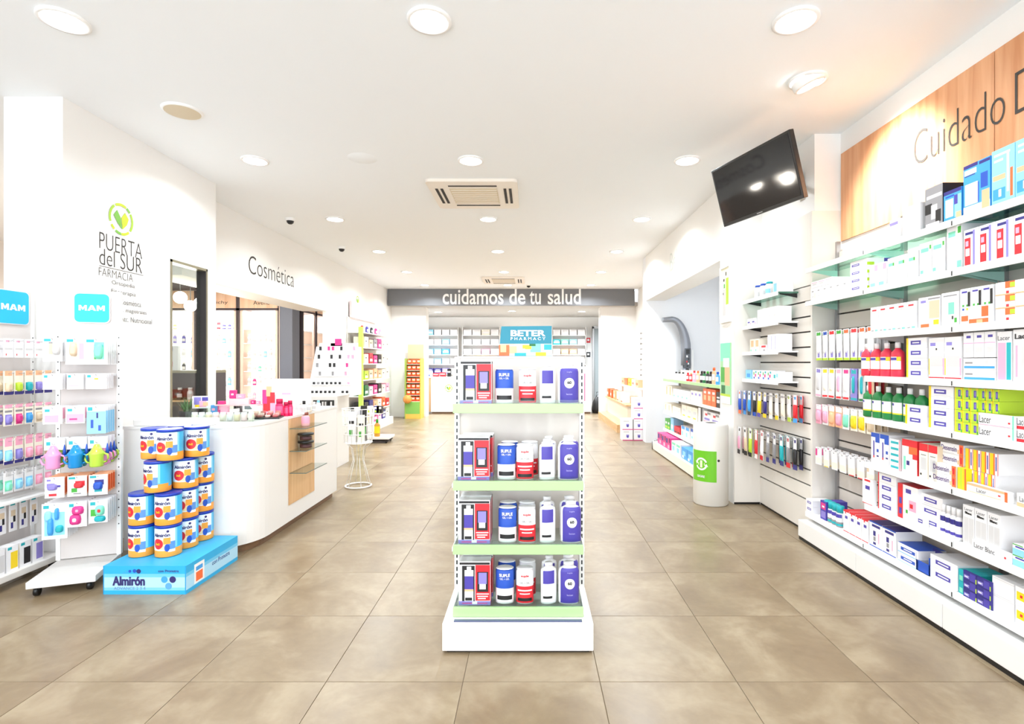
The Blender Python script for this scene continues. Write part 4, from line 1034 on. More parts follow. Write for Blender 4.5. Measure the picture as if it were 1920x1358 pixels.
arun(1, 1343, 1350, 1, .18, 'dark speckled carton', 'k', 'w .1 .3 .9 .5; w .1 .6 .9 .7')
arun(2, 1246, 1259, 2, .14, 'slim ivory carton', 'C', 'B .2 .2 .5 .8')
arun(2, 1261, 1276, 2, .12, 'ivory cream carton', 'C', 'G .2 .5 .8 .6')
arun(2, 1278, 1308, 3, .18, 'cream carton with soft yellow print', 'C', 'y .2 .15 .7 .25; G .2 .5 .8 .7')
arun(2, 1309, 1317, 1, .2, 'white and charcoal carton', 'w', 'k .6 0 1 1')
arun(2, 1319, 1350, 2, .18, 'pink and white nappy pack', 'w', 'n .05 .05 .95 .35; l .1 .4 .8 .55; r .2 .7 .5 .85; g .5 .8 .9 .95')
arun(3, 1247, 1256, 2, .16, 'green herbal carton', 'e', 'w .2 .5 .8 .7; i .1 .1 .9 .3')
arun(3, 1257, 1263, 1, .2, 'blue white carton', 's', 'w .2 .2 .8 .5')
arun(3, 1264, 1275, 2, .1, 'small dark red carton', 'r', 'k .1 .1 .9 .3')
arun(3, 1277, 1293, 2, .15, 'white and blue pack', 'w', 'c .1 .7 .9 1; s .1 .1 .5 .5')
arun(3, 1295, 1322, 3, .16, 'azure topped pack', 'w', 'b 0 .75 1 1; k .6 .1 .7 .6; s .1 .2 .5 .4')
arun(4, 1233, 1256, 3, .17, 'magenta carton', 'm', 'P .1 .5 .5 .9; n .5 .1 .9 .4; k .8 .6 1 1', dp=.2)
arun(4, 1259, 1276, 2, .16, 'pale aqua pack', 'w', 's .2 .2 .7 .6; M .1 .7 .9 .9', dp=.2)
arun(4, 1278, 1312, 3, .15, 'bright blue water pack', 'c', 's .2 .3 .7 .7; w .1 .1 .4 .3', dp=.2)

# weighing scale with an arched arm
st = empty('weighing_scale', (2.66, 8.95, 0)); tag(st, 'tall grey weighing scale with arched arm in the right alcove', 'scale')
GM = mat('scale_grey', '#8d919a', .35, metal=.3); GMD = mat('scale_dark', '#4c4f56', .4)
b = MB(); b.box(-.25, .25, -.3, .15, 0, .07, GMD); ob('platform', b.mesh('platform', .01), st)
b = MB(); b.tube([(0, .08, .07), (.0, .08, 1.35)], .055, GM, 12); ob('column', b.mesh('column'), st)
pts = [(0.0, .08, 1.35), (.0, .08, 1.62)] + [(-.24 + .24 * math.cos(t), .08, 1.62 + .52 * math.sin(t)) for t in [math.radians(a) for a in range(10, 91, 10)]] + [(-.40, .08, 2.13)]
b = MB(); b.tube(pts, [.085, .085, .085, .08, .075, .07, .065, .06, .055, .05, .05, .04], GM, 12); ob('arched_arm', b.mesh('arched_arm'), st)
b = MB(); b.pbox(.10, .02, .34, GMD, rects('k .2 .72 .8 .95; w .25 .55 .5 .65; k .5 .42 .75 .52; r .25 .3 .45 .38; w .5 .2 .7 .28; k .3 .08 .6 .16'), z=1.3, y=-.03); ob('control_panel', b.mesh('control_panel'), st)
b = MB(); b.tube([(.1, .08, 1.0), (.1, .08, 1.62)], .03, W_PLA, 10); ob('side_tube', b.mesh('side_tube'), st)

# alcove window edge (tall pale blue glass strip)
b = MB(); b.box(3.585, 3.6, 5.75, 6.6, .4, 2.6, mat('sky_glass', '#c7d8ee', .1)); w1 = struct('window_1', b.mesh('window_pane'))
b = MB(); b.box(3.57, 3.6, 6.6, 6.66, .35, 2.65, W_PLA); ob('window_frame', b.mesh('window_frame'), w1)

# stack of white cartons with red base line beside the alcove
ct = box_spec('nappy_carton', .195, .19, .25, 'w', 'm 0 0 1 .07; l .35 .3 .6 .55; p .42 .25 .55 .45; G .1 .75 .6 .85; g .93 .07 1 1', right='g 0 0 1 1')
for q, (px, rows_) in enumerate(((1176, 2), (1197, 4))):
    for k in range(rows_):
        ct.put((PX(px, 9.52), 9.45 + .0, .002 + k * .191), 0, 'white carton with red base line, %s of the %s stack by the alcove' % (('bottom', 'second', 'third', 'top')[k] if rows_ == 4 else ('bottom', 'top')[k], ('shorter', 'taller')[q]), 'stacked white cartons')

# ================================================================== baby goods stands
MAMB = C('#12b5e6')
PERF = mat('perforated_panel', '#d9d1cd', .45)
def mam_sign(parent, loc, s=.19):
    b = MB(); b.plate(rrect(s + .012, s + .012, .03), -.006, 0, WHITE); sg = ob('sign_plate', b.mesh('sign_plate'), parent, loc)
    b = MB(); b.plate(rrect(s, s, .028), -.0085, -.0065, MAMB); ob('sign_field', b.mesh('sign_field'), sg)
    h = s * .19; M_ = [(0, 0), (0, 1), (.3, 1), (.56, .52), (.82, 1), (1.12, 1), (1.12, 0), (.84, 0), (.84, .55), (.62, .14), (.5, .14), (.28, .55), (.28, 0)]
    A_ = [(0, 0), (.42, 1), (.76, 1), (1.18, 0), (.86, 0), (.78, .19), (.4, .19), (.32, 0)]
    for pts, x0 in ((M_, -1.8), (A_, -.59), (M_, .68)):
        b = MB(); b.plate([((x + x0) * h * 1.1, (z - .5) * h) for x, z in pts], -.0100, -.0086, WHITE); lt = ob('letter', b.mesh('letter'), sg)
    b = MB(); b.plate([((x - .59) * h * 1.1, (z - .5) * h) for x, z in ((.48, .38), (.70, .38), (.59, .68))], -.0104, -.0100, MAMB); ob('letter_eye', b.mesh('letter_eye'), sg)
def stand(loc, rz, w, depth, top, label, hole=True):
    r = empty('display_stand', loc, rz); tag(r, label, 'display stand')
    b = MB(); b.box(-w / 2, w / 2, 0, .022, .10, top, PERF); ob('back_panel', b.mesh('stand_panel', .002), r)
    b = MB(); b.box(-w / 2 - .01, w / 2 + .01, -depth, .03, .055, .095, W_MEL); ob('base_tray', b.mesh('base_tray', .004), r)
    for sx in (-1, 1):
        b = MB(); b.box(-.012, .012, -.004, .03, .095, top, W_MET); p = ob('side_post', b.mesh('side_post'), r, (sx * (w / 2 + .006), 0, 0))
        b = MB(); b.box(-.003, .003, -.0052, -.0038, 0, .008, DARK); hm = b.mesh('hole')
        if hole:
            for k in range(24): ob('hole', hm, p, (0, 0, .3 + .055 * k))
    b = MB(); b.lathe([(0, 0, BLACK), (.028, 0, BLACK), (.028, .022, BLACK), (0, .022, BLACK)], 16); cm = b.mesh('caster')
    b = MB(); b.box(-.015, .015, -.013, .013, .03, .056, BLACK); cf = b.mesh('caster_fork')
    for sx in (-1, 1):
        for y in (-depth + .04, 0.0):
            c = ob('caster', cm, r, (sx * (w / 2 - .03) + .011, y, .0285)); c.rotation_euler = (0, -PI / 2, 0)
            ob('caster_fork', cf, r, (sx * (w / 2 - .03), y, 0))
    return r
RZA = math.radians(20)
AW = .32
ca, sa = math.cos(RZA), math.sin(RZA)
A0 = Vector((-2.98, 3.12, 0)) + Vector((ca, sa, 0)) * AW / 2 + Vector((-sa, ca, 0)) * .38
sA = stand(A0, RZA, AW, .38, 1.88, 'white wheeled stand with blue MAM sign beside the milk cans')
mam_sign(sA, (.02, -.005, 1.765))
B0 = Vector((-3.43, 3.17, 0))
sB = stand(B0, PI / 2, .90, .22, 1.88, 'white wheeled stand with blue MAM sign at the left frame edge')
mam_sign(sB, (.31, -.005, 1.765), .215)
hkA = hook_mesh(.2)
def tagf(x0=.05, x1=.45, z0=.82, z1=.96): return 'c %g %g %g %g' % (x0, z0, x1, z1)
T = 't .06 .84 .4 .95'
A_rows = [
    (1.545, [card_spec('feeding_card', .10, .15, T + '; G .25 .25 .95 .8; B .3 .3 .5 .75; g .3 .75 .5 .82', 'w', ((.7, .5, .4, .45, .02, 'G'),)),
             card_spec('feeding_card', .10, .17, T + '; B .2 .3 .6 .85; C .2 .3 .4 .5; n .7 .2 .95 .8', 'w', ((.42, .55, .4, .5, .02, 'B'),)),
             card_spec('feeding_card', .12, .17, T + '; M .4 .2 .85 .85; t .4 .65 .8 .75; e .4 .2 .5 .5', 'w', ((.6, .5, .4, .6, .02, 'M'),))], ['grey windowed', 'beige windowed', 'mint windowed'], 'feeding bottle card'),
    (1.318, [card_spec('soother_box', .10, .10, 't .06 .74 .24 .9; G .1 .2 .7 .25', 'w'), card_spec('soother_box', .085, .10, 't .06 .74 .24 .9; n .1 .2 .7 .25', 'w'), card_spec('soother_box', .11, .10, 't .06 .74 .24 .9; y .4 .6 .6 .7', 'w')], ['plain white', 'pink lined', 'yellow marked'], 'soother card'),
    (1.11, [card_spec('spoon_card', .10, .11, 't .1 .7 .35 .85; n .1 .1 .8 .5', 'w'), card_spec('spoon_card', .10, .11, 't .1 .7 .35 .85; n .05 .05 .95 .55; m .2 .2 .6 .3', 'w'), card_spec('spoon_card', .10, .18, 't .05 .82 .3 .95; s 0 0 1 .8; b .2 .2 .35 .5; b .6 .1 .75 .3; P .5 .55 .6 .75', 'w')], ['pale pink', 'rose pink', 'blue spotted'], 'spoon card'),
    (0.885, [card_spec('cup_card', .12, .07, 'G .1 .3 .3 .6', 'w'), card_spec('cup_card', .12, .07, 't .1 .3 .35 .7', 'w'), card_spec('cup_card', .12, .07, 'G .1 .3 .3 .6', 'w')], ['', '', ''], 'cup'),
    (0.665, [card_spec('soother_card', .10, .13, 'l .1 .5 .5 .7; p .55 .5 .8 .6; r .2 .08 .6 .2; l .1 .8 .3 .9', 'w', ((.4, .52, .5, .3, .02, 'l'),)), card_spec('soother_card', .10, .13, T + '; r .4 .5 .9 .75; e .2 .2 .5 .4; g .3 .1 .7 .16', 'w', ((.6, .55, .5, .3, .02, 'r'),)), card_spec('soother_card', .10, .13, T + '; P .3 .5 .8 .75; t .3 .15 .7 .4', 'w', ((.5, .45, .5, .4, .02, 'b'),))], ['lilac', 'red', 'navy'], 'soother pair card'),
    (0.50, [card_spec('toy_card', .13, .225, 't .06 .86 .28 .95; s .1 .1 .9 .75', 'w', ((.35, .35, .22, .5, .02, 'c'), (.6, .7, .16, .34, .02, 'c'), (.25, .65, .3, .3, .012, 's'), (.7, .28, .3, .2, .02, 't'))),
            card_spec('toy_card', .10, .16, 't .08 .8 .32 .93', 'w', ((.42, .3, .6, .42, .02, 'm'), (.55, .66, .62, .34, .02, 'm'), (.42, .3, .28, .2, .024, 'w'), (.55, .66, .22, .14, .024, 'n'))),
            card_spec('toy_card', .10, .145, 't .08 .78 .35 .93; e .1 .3 .4 .6', 'w', ((.6, .55, .5, .45, .02, 'M'), (.6, .55, .24, .2, .024, 'r'), (.6, .18, .6, .26, .02, 't')))], ['blue toothbrush', 'magenta teether', 'green teether'], 'toy card'),
]
edgec = {0: 'w', 1: 'w', 2: 'n', 4: 'o', 5: 'w'}
RN = ['top', 'second', 'third', 'fourth', 'fifth', 'lowest']
def localA(lx, ly): return (A0.x + lx * ca - ly * sa, A0.y + lx * sa + ly * ca)
cupb = {}
def cup_spec(col, tip):
    b = MB(); m = mat('clear_' + col, {'n': '#f29cc8', 'c': '#1487c9', 'i': '#b6d94a', 't': '#1fa3b5'}[col], .2)
    b.lathe([(0, -.155, m), (.034, -.155, m), (.038, -.145, m), (.036, -.10, m), (.041, -.075, m), (.041, -.06, m), (.034, -.055, m), (.02, -.03, m), (.012, -.012, m), (0, -.012, m)], 16)
    q = MB(); tm = PAL[tip]
    q.lathe([(0, 0, tm), (.011, 0, tm), (.008, .03, tm), (.002, .07, tm), (0, .072, tm)], 10)
    hd = MB()
    for sx in (-1, 1): hd.tube([(sx * .036, 0, -.07), (sx * .058, 0, -.08), (sx * .062, 0, -.105), (sx * .052, 0, -.125), (sx * .035, 0, -.13)], .006, m, 8)
    cd_ = MB(); cd_.pbox(.105, .003, .075, WHITE, rects('t .1 .4 .3 .7'), z=-.06, y=.018)
    return Spec('training_cup', 'cup', b.mesh('training_cup'), [('handle', hd.mesh('handle'), (0, 0, 0)), ('spout_tip', q.mesh('spout_tip'), (.05, .02, -.075)), ('backing_card', cd_.mesh('backing_card'), (0, 0, 0.02))])
for ri, (z, specs, cols, what) in enumerate(A_rows):
    b = MB(); b.box(-AW / 2 + .01, AW / 2 - .01, -.008, 0, -.008, .008, W_MET); ob('hook_bar', b.mesh('hook_bar'), sA, (0, 0, z))
    for ci in range(3):
        lx = (-.12, -.005, .105)[ci] + (0.0 if ri < 4 else .01)
        ob('hook', hkA, sA, (lx, 0, z - .004))
        x, y = localA(lx, 0)
        grp = 'baby goods on the MAM stand beside the cans'
        if ri == 3:
            for k in range(2 if ci < 2 else 4):
                col = (('n', 'i'), ('c', 't'), ('i', 'n', 'n', 'i'))[ci][k]
                q = .18 - .055 * k
                nm = {'n': 'pink', 'i': 'lime', 'c': 'blue', 't': 'teal'}[col]
                key = ('c', col)
                if key not in cupb: cupb[key] = cup_spec(col, 'b')
                cupb[key].put((x + sa * q, y - ca * q, z), RZA, '%s %s training cup on the %s hook of the MAM stand' % (HK[k], nm, ('left', 'middle', 'right')[ci]), grp)
            continue
        n = 5 if ri in (0, 2, 4, 5) else 4
        base = specs[ci]
        if ri in (4,):
            rear = card_spec('soother_card', .085, .125, 'o 0 .1 1 .9; r .2 .2 .5 .7', 'a')
        elif ri == 2 and ci < 2: rear = card_spec('spoon_card', .09, .10, 'n 0 .2 1 .9', 'w')
        else: rear = base
        for k in range(n):
            q = .185 - .035 * k
            sp = base if k == 0 else rear
            which = HK[k] if k < 4 else 'rear'
            sp.put((x + sa * q, y - ca * q, z), RZA, '%s %s %s on the %s hook, %s row of the MAM stand' % (which, cols[ci], what, ('left', 'middle', 'right')[ci], RN[ri]), grp)
# stand at the frame edge: rows of narrow cards seen at an angle
B_rows = [(1.54, .12, 'w', ['w'] * 5, 'n .2 .8 .6 .9; G .1 .4 .9 .5; r .2 .1 .3 .2', 'white rattle card'),
          (1.335, .15, 'C', ['B', 'i', 't', 'l', 'n'], 'a .1 .8 .9 1; P 0 0 1 .14; %s .1 .18 .9 .5', 'banded bottle card'),
          (1.12, .13, 'C', ['l', 'm', 'c', 'B', 's'], 'n .1 .85 .9 1; g .1 .65 .9 .75; %s .15 .05 .85 .55', 'round soother card'),
          (.91, .16, 'C', ['s', 'l', 'n', 'n', 'B'], 'n .1 .7 .9 1; P 0 0 1 .12; %s .1 .15 .9 .55', 'violet bottle card'),
          (.70, .13, 'w', ['M', 's', 's', 'n', 'n'], 'G .2 .8 .8 1; %s .1 .1 .9 .6', 'ring teether card')]
for ri, (z, h, base, cl, fr_, what) in enumerate(B_rows):
    b = MB(); b.box(-.42, .42, -.008, 0, -.008, .008, W_MET); ob('hook_bar', b.mesh('hook_bar'), sB, (0, 0, z))
    for ci in range(5):
        yy = 3.30 + .068 * ci
        ob('hook', hkA, sB, (yy - B0.y, 0, z - .004))
        sp = card_spec('bottle_card', .058, h, (fr_ % cl[ci]) if '%s' in fr_ else fr_, base, ((.5, .32, .6, .4, .016, cl[ci]),) if ri else None)
        for k in range(2):
            q = .16 - .06 * k
            sp.put((B0.x + q, yy, z), PI / 2, '%s %s, %s from left, %s row of the edge stand' % (('front', 'rear')[k], what, ORD[ci], RN[ri]), 'baby goods on the MAM stand at the frame edge')
b = MB(); b.box(-.44, .44, -.2, 0, -.012, 0, W_MET); ob('shelf', b.mesh('stand_shelf'), sB, (0, 0, .53))
tall = card_spec('soother_strip', .05, .19, 't .15 .86 .75 .97; B .2 .5 .8 .7; P .2 .1 .5 .3; k .5 .3 .8 .5', 'w')
for ci in range(4):
    tall.put((B0.x + .15, 3.27 + .07 * ci, .51), PI / 2, 'long soother strip, %s from left, on the edge stand' % ORD[ci], 'baby goods on the MAM stand at the frame edge')
for ci, (c, nm) in enumerate((('G', 'silver'), ('y', 'yellow'), ('k', 'brown'), ('l', 'lilac'))):
    box_spec('bottle_carton', .075, .16, .07, 'w', 't .1 .85 .45 .96; %s .35 .1 .95 .75' % c, right='%s 0 0 1 .9' % c).put((B0.x + .19, 3.21 + .085 * ci, .0955), PI / 2, 'boxed baby bottle with %s window on the edge stand tray' % nm, 'boxed bottles on the edge stand')

# ================================================================== milk cans on their blue platform
pl = empty('can_platform', (-2.33, 3.18, 0)); tag(pl, 'blue cardboard platform lettered Almirón under the milk cans', 'platform')
PB = C('#2aa7dc'); PBL = C('#a9d6ee'); PBE = C('#1b93cf')
b = MB(); b.pbox(.50, .56, .172, PBL, [(0, .72, 1, 1, PB), (0, 0, 1, .14, PB), (0, .6, 1, .72, C('#6cc0e6')), (0, .14, 1, .24, C('#7cc6e8')), (0, 0, .012, 1, PBE), (.988, 0, 1, 1, PBE)],
    right=[(0, .72, 1, 1, PB), (0, 0, 1, .14, PB), (0, .6, 1, .72, C('#6cc0e6')), (.14, .16, .32, .86, WHITE), (.17, .22, .29, .55, ORA), (.17, .6, .29, .75, BLUL)], topm=PB, side=PBL)
ob('box', b.mesh('platform_box'), pl)
NAVY = C('#2b2466')
ob('lettering', text_mesh('Almirón', .195, .058, NAVY, .035), pl, (-.095, -.001, .082))
ob('lettering', text_mesh('ADVANCE 2 3 4', .19, .018, C('#6f7fb4'), .0), pl, (-.09, -.001, .037))
ob('lettering', text_mesh('con Pronutra', .125, .016, C('#3b5a9a'), .02), pl, (.145, -.001, .142))
ob('lettering', text_mesh('con Pronutra', .2, .03, C('#3b5a9a'), .01), pl, (.251, .36, .09), PI / 2)
for i, (x, z, r_, c) in enumerate(((-.165, .118, .006, BLUL), (-.148, .124, .008, BLUL), (-.128, .128, .011, BLU), (-.10, .13, .014, BLU), (-.075, .128, .017, NAVY))):
    ob('logo_dot', disc_mesh('logo_dot', r_ * .8, c, 16), pl, (x + .04, -.0012, z + .012))
for x, z, c in ((.12, .09, BLUL), (.17, .09, NAVY), (.145, .05, C('#5aa0d8'))): ob('logo_drop', disc_mesh('logo_drop', .02, c, 16), pl, (x, -.0012, z))

CR, CH = .0735, .199
LID = mat('can_lid', '#1637a8', .3); CSKY = C('#3fb3e3'); COR = C('#f2a13a'); CWH = C('#eef4fa')
b = MB(); b.lathe([(0, 0, STEEL), (CR * .97, 0, STEEL), (CR, .004, CSKY), (CR, CH - .018, CSKY), (CR * .985, CH - .016, CSKY)], 36,
    labels=[(-64, 64, .004, CH - .018, CWH), (-180, 180, .004, .034, COR), (64, 110, .034, .055, COR), (-64, 30, .034, .045, COR), (64, 75, .06, .18, C('#86cdea')), (30, 58, .05, .1, C('#5d8fd0')), (-20, 20, .05, .115, C('#f6d9a8')), (5, 40, .085, .125, COR)])
can_me = b.mesh('milk_can')
b = MB(); b.lathe([(CR * .96, CH - .017, LID), (CR * 1.02, CH - .016, LID), (CR * 1.02, CH - .003, LID), (CR * .99, CH, LID), (CR * .9, CH - .002, LID), (0, CH - .002, LID)], 36); lid_me = b.mesh('can_lid')
WR = CR + .0012
can_parts = [('lid', lid_me, (0, 0, 0)),
    ('lettering', text_mesh('Almirón', .098, .022, NAVY, .02, WR), (0, 0, .143)),
    ('badge', disc_mesh('badge', .033, RED, 20, WR), (-.0, 0, .088)),
    ('lettering', text_mesh('3x2', .028, .013, YEL, .03, WR + .001), (0, 0, .088)),
    ('mark', disc_mesh('mark', .008, NAVY, 12, WR), (0, 0, .165)), ('swirl', disc_mesh('swirl', .015, BLU, 14, WR, 1.6), (0, 0, .062))]
for i, (pn, me, off) in enumerate(can_parts):     # turn the printed fields round the can
    if pn in ('badge', 'mark', 'swirl') or (pn == 'lettering' and i == 3):
        me2 = me.copy(); a = {'badge': -.28, 'mark': .5, 'swirl': .45, 'lettering': -.28}[pn]
        me2.transform(Matrix.Rotation(a, 4, 'Z')); can_parts[i] = (pn, me2, off)
can = Spec('milk_can', 'can', can_me, can_parts, 'tin')
Y0 = 3.377; Z0 = .1725
LAYN = ['bottom', 'second', 'third', 'top']
def put_can(layer, x, y, rot, where): can.put((x, y, Z0 + layer * (CH + .0008)), rot, 'Almirón milk can, %s layer, %s' % (LAYN[layer], where), 'stacked milk cans')
for layer in (0, 1):
    for r_, rn in enumerate(('front', 'middle', 'rear')):
        for c_, cn in enumerate(('left', 'right')):
            put_can(layer, -2.487 + .166 * c_ + .012 * r_, Y0 + .150 * r_, (.25, .05)[c_] - (.45 if c_ == 0 else -.35) * 1.0 * (1 if r_ == 0 and c_ == 0 else 0) + (.35 if c_ else 0) * (r_ > 0), '%s row %s side' % (rn, cn))
for x, y, rot, wh in ((-2.405, 3.40, -.45, 'nearest, showing its blue side'), (-2.305, 3.52, .3, 'right of the nearest'), (-2.29, 3.672, .35, 'farthest right'), (-2.475, 3.56, -.2, 'left rear')): put_can(2, x, y, rot, wh)
for x, y, rot, wh in ((-2.34, 3.42, .1, 'middle and nearest'), (-2.485, 3.48, -.1, 'left'), (-2.255, 3.56, .35, 'right'), (-2.405, 3.61, 0, 'rear')): put_can(3, x, y, rot, wh)

# ================================================================== cosmetics counter
cn = empty('cosmetics_counter', (-2.4, 4.6, 0)); tag(cn, 'white curved cosmetics counter with oak niche and brown plinth', 'counter')
def outline(off=0.0):
    x0, x1, y0, y1, R = -2.90 + off, -2.035 - off, 3.756 + off, 5.53 - off, .34 - off
    p = [(x0, y1), (x0, y0)]
    for k in range(0, 11):
        a = math.radians(-90 + 9 * k)
        p.append((x1 - R + R * math.cos(a) * 1.0, y0 + R + R * math.sin(a)))
    p.append((x1, y1))
    return [(x + 2.4, y - 4.6) for x, y in p]
CT = .945
b = MB(); b.prism(outline(), .06, CT - .02, W_LAC, smooth=False); ob('body', b.mesh('counter_body'), cn)
b = MB(); b.prism(outline(.035), 0, .06, BROWN); ob('plinth', b.mesh('counter_plinth'), cn)
b = MB(); b.prism(outline(-.004), CT - .02, CT, W_LAC); ob('worktop', b.mesh('counter_worktop'), cn)
b = MB(); b.box(.3655, .371, -.175, .345, .20, CT - .022, OAK); nm_ = ob('oak_panel', b.mesh('oak_panel'), cn)
for z in (.845, .655, .47):
    b = MB(); b.box(.371, .51, -.165, .29, z - .006, z, GL_CLEAR); g = ob('glass_shelf', b.mesh('counter_glass'), cn)
    b = MB(); b.box(.5085, .511, -.165, .29, z - .006, z, C('#51655f')); b.box(.371, .511, -.1665, -.1645, z - .006, z, C('#51655f')); ob('glass_edge', b.mesh('glass_edge'), g)
b = MB(); b.box(-.46, .08, -.84, -.70, 0, .05, W_LAC); ob('upstand', b.mesh('counter_upstand', .01), cn, (0.02, -.0, CT))
# things on the glass shelves
bottle_spec('rose_perfume_bottle', .035, .12, C('#e8b4b4'), C('#8a4a3a'), [(-90, 90, .2, .7, 'n')], sy=.7, neck=.6, caph=.2, n=14).put((-1.965, 4.60, .8455), .3, 'rose pink bottle on the top glass shelf of the counter', None)
for k, (y, z) in enumerate(((4.57, .655), (4.57, .723))):
    r = empty('cosmetics_tub', (-1.962, y + .03, z + .0005)); tag(r, 'clear tub with dark lid on the middle glass shelf, %s' % ('lower', 'upper')[k], 'tub')
    b = MB(); b.lathe([(0, 0, GL_CLEAR), (.062, 0, GL_CLEAR), (.062, .045, GL_CLEAR)], 20); ob('tub_wall', b.mesh('tub_wall'), r)
    b = MB(); b.lathe([(0, .046, BLACK), (.066, .046, BLACK), (.066, .062, BLACK), (0, .064, BLACK)], 20); ob('lid', b.mesh('tub_lid'), r)
    b = MB(); b.lathe([(0, .004, C('#5b3038')), (.05, .004, C('#5b3038')), (.05, .034, C('#402428')), (0, .034, C('#7a4a50'))], 14); ob('contents', b.mesh('tub_contents'), r)
# things on the worktop
def ct_put(px, d): return (PX(px, d), d, CT + .0005)
b = MB(); b.pbox(.34, .28, .30, W_PLA, rects('n .0 .0 .34 .55; r .02 .05 .2 .5; m 0 .28 .12 .7; a .1 .5 .24 .8; r .2 .3 .32 .62; C .36 .05 1 .95; G .42 .1 .6 .62; n .5 .55 .72 .6; G .75 .1 .9 .3'))
tag(ob('display_box', b.mesh('display_box', 0.0), None, (PX(543, 4.9), 4.75, CT + .0005), .1), 'white display box with pink flame print on the cosmetics counter', 'display box')
PNKB = C('#e8155f')
for k, (px, d, h) in enumerate(((524, 4.42, .15), (536, 4.47, .12), (544, 4.5, .13))):
    bottle_spec('pink_bottle', .034 if k == 0 else .022, h, PNKB, C('#c20f4c'), [(-60, 60, .2, .6, C('#f05a8c'))], sy=.8, neck=.7, caph=.25, n=16).put((PX(px, d), d, CT + .0005), 0, 'hot pink bottle on the counter, %s from the left' % ORD[k], 'pink bottles on the counter')
for k, (px, d, c, cap) in enumerate(((562, 4.75, 'w', 'w'), (570, 4.6, 'w', 'k'), (580, 4.85, 'C', 'w'), (589, 5.0, 'w', 'w'), (597, 5.2, 'w', 's'))):
    bottle_spec('tester_bottle', .022, (.1, .12, .09, .08, .08)[k], c, cap, [(-60, 60, .2, .5, 'G')], neck=.5, caph=.25, n=12).put((PX(px, d), d, CT + .0005), 0, 'small white tester bottle on the counter end, %s from the left' % ORD[k], 'tester bottles')
pt = empty('tester_palette', (PX(498, 4.3), 4.3, CT + .0005), .25); tag(pt, 'sloping tester tray with rosy make-up pots on the counter', 'palette')
b = MB(); b.plate([(-.12, 0), (.12, 0), (.12, .012), (-.12, .012)], -.09, .09, BLACK, BLACK); ob('tray', b.mesh('palette_tray'), pt)
for i in range(4):
    for j in range(3):
        b = MB(); cc = (C('#d99a94'), C('#c9776f'), C('#e8c4b8'), C('#b65a5a'))[(i + j) % 4]
        b.lathe([(0, .012, cc), (.02, .012, cc), (.02, .03 + .012 * j, cc), (0, .032 + .012 * j, cc)], 10); ob('make_up_pot', b.mesh('make_up_pot'), pt, (-.085 + .056 * i, -.055 + .055 * j, 0))
# acrylic organiser with little pots
og = empty('acrylic_organiser', (PX(425, 4.15), 4.13, CT + .0005)); tag(og, 'long clear acrylic organiser of pale pots on the counter', 'organiser')
for q in ((-.26, .26, -.08, -.076, 0, .07), (-.26, .26, .076, .08, 0, .11), (-.26, -.256, -.08, .08, 0, .09), (.256, .26, -.08, .08, 0, .09)):
    b = MB(); b.box(*q, GL_CLEAR); ob('wall', b.mesh('organiser_wall'), og)
for i in range(9):
    b = MB(); cc = (CRM, WHITE, C('#e9d9b8'), C('#f5d6d6'))[i % 4]
    b.lathe([(0, 0, cc), (.022, 0, cc), (.022, .045, cc), (.02, .05, WHITE), (.02, .065, WHITE), (0, .066, WHITE)], 12); ob('pot', b.mesh('pot'), og, (-.22 + .055 * i, -.03, .002))
# pink display riser with cut-out letters and gift packs
ps = empty('display_riser', (PX(452, 4.75), 4.75, CT + .0005)); tag(ps, 'pale pink tiered riser of gift packs behind the organiser', 'riser')
b = MB(); b.lathe([(0, 0, STEEL), (.06, 0, STEEL), (.06, .008, STEEL), (.012, .012, STEEL), (.012, .07, STEEL), (0, .07, STEEL)], 14); ob('foot', b.mesh('riser_foot'), ps)
b = MB(); b.box(-.19, .19, -.08, .08, .07, .08, C('#f3c4c4')); ob('tier', b.mesh('riser_tier'), ps)
b = MB(); b.box(-.09, .09, -.04, .07, .0805, .13, C('#f6cfd2')); ob('upper_tier', b.mesh('riser_upper'), ps)
for k, (px, d, z, w, h, c, ds) in enumerate(((414, 4.7, 0, .055, .11, 'm', 'magenta gift pack'), (420, 4.62, 0, .06, .07, 'n', 'pink gift pack'), (400, 4.75, 0, .045, .07, 'c', 'small blue gift pack'))):
    box_spec('gift_pack', w, h, .04, c, 'n .2 .3 .8 .6').put((PX(px, d), d, CT + .0005), .1, '%s left of the pink riser on the counter' % ds, 'gift packs on the counter')
for k, (px, z, w, h, c, ds) in enumerate(((438, .131, .055, .075, 'm', 'magenta gift pack on top of the riser'), (476, .081, .03, .035, 'm', 'tiny magenta pack on the riser end'), (485, .081, .03, .03, 'n', 'tiny pink pack on the riser end'), (452, .131, .07, .04, 'n', 'pale pink pack on top of the riser'))):
    box_spec('gift_pack', w, h, .03, c, 'w .3 .4 .7 .6').put((PX(px, 4.75), 4.73, CT + .0005 + z), 0, ds, 'gift packs on the counter')
b = MB(); b.plate([(0, 0), (.075, 0), (0, .09)], -.006, 0, C('#4b565a'))
tag(ob('tent_card', b.mesh('tent_card'), None, (PX(459, 5.15), 5.15, CT + .0005)), 'dark grey triangular card standing behind the pink riser', 'card')
b = MB(); b.pbox(.13, .004, .10, WHITE, rects('l .1 .3 .5 .9; n .4 .1 .8 .6; y .15 .1 .4 .3; p .55 .6 .9 .9; a .6 .2 .9 .5'))
tag(ob('photo_card', b.mesh('photo_card'), None, (PX(377, 4.25), 4.25, CT + .085), .2), 'small colourful photo card in a clear stand on the counter', 'card')
b = MB(); b.box(-.07, .07, -.03, .03, 0, .006, GL_CLEAR); b.box(-.07, .07, .006, .01, .006, .09, GL_CLEAR); tag(ob('card_holder', b.mesh('card_holder'), None, (PX(377, 4.25), 4.25, CT + .0005), .2), 'clear acrylic holder under the photo card on the counter', 'card holder')
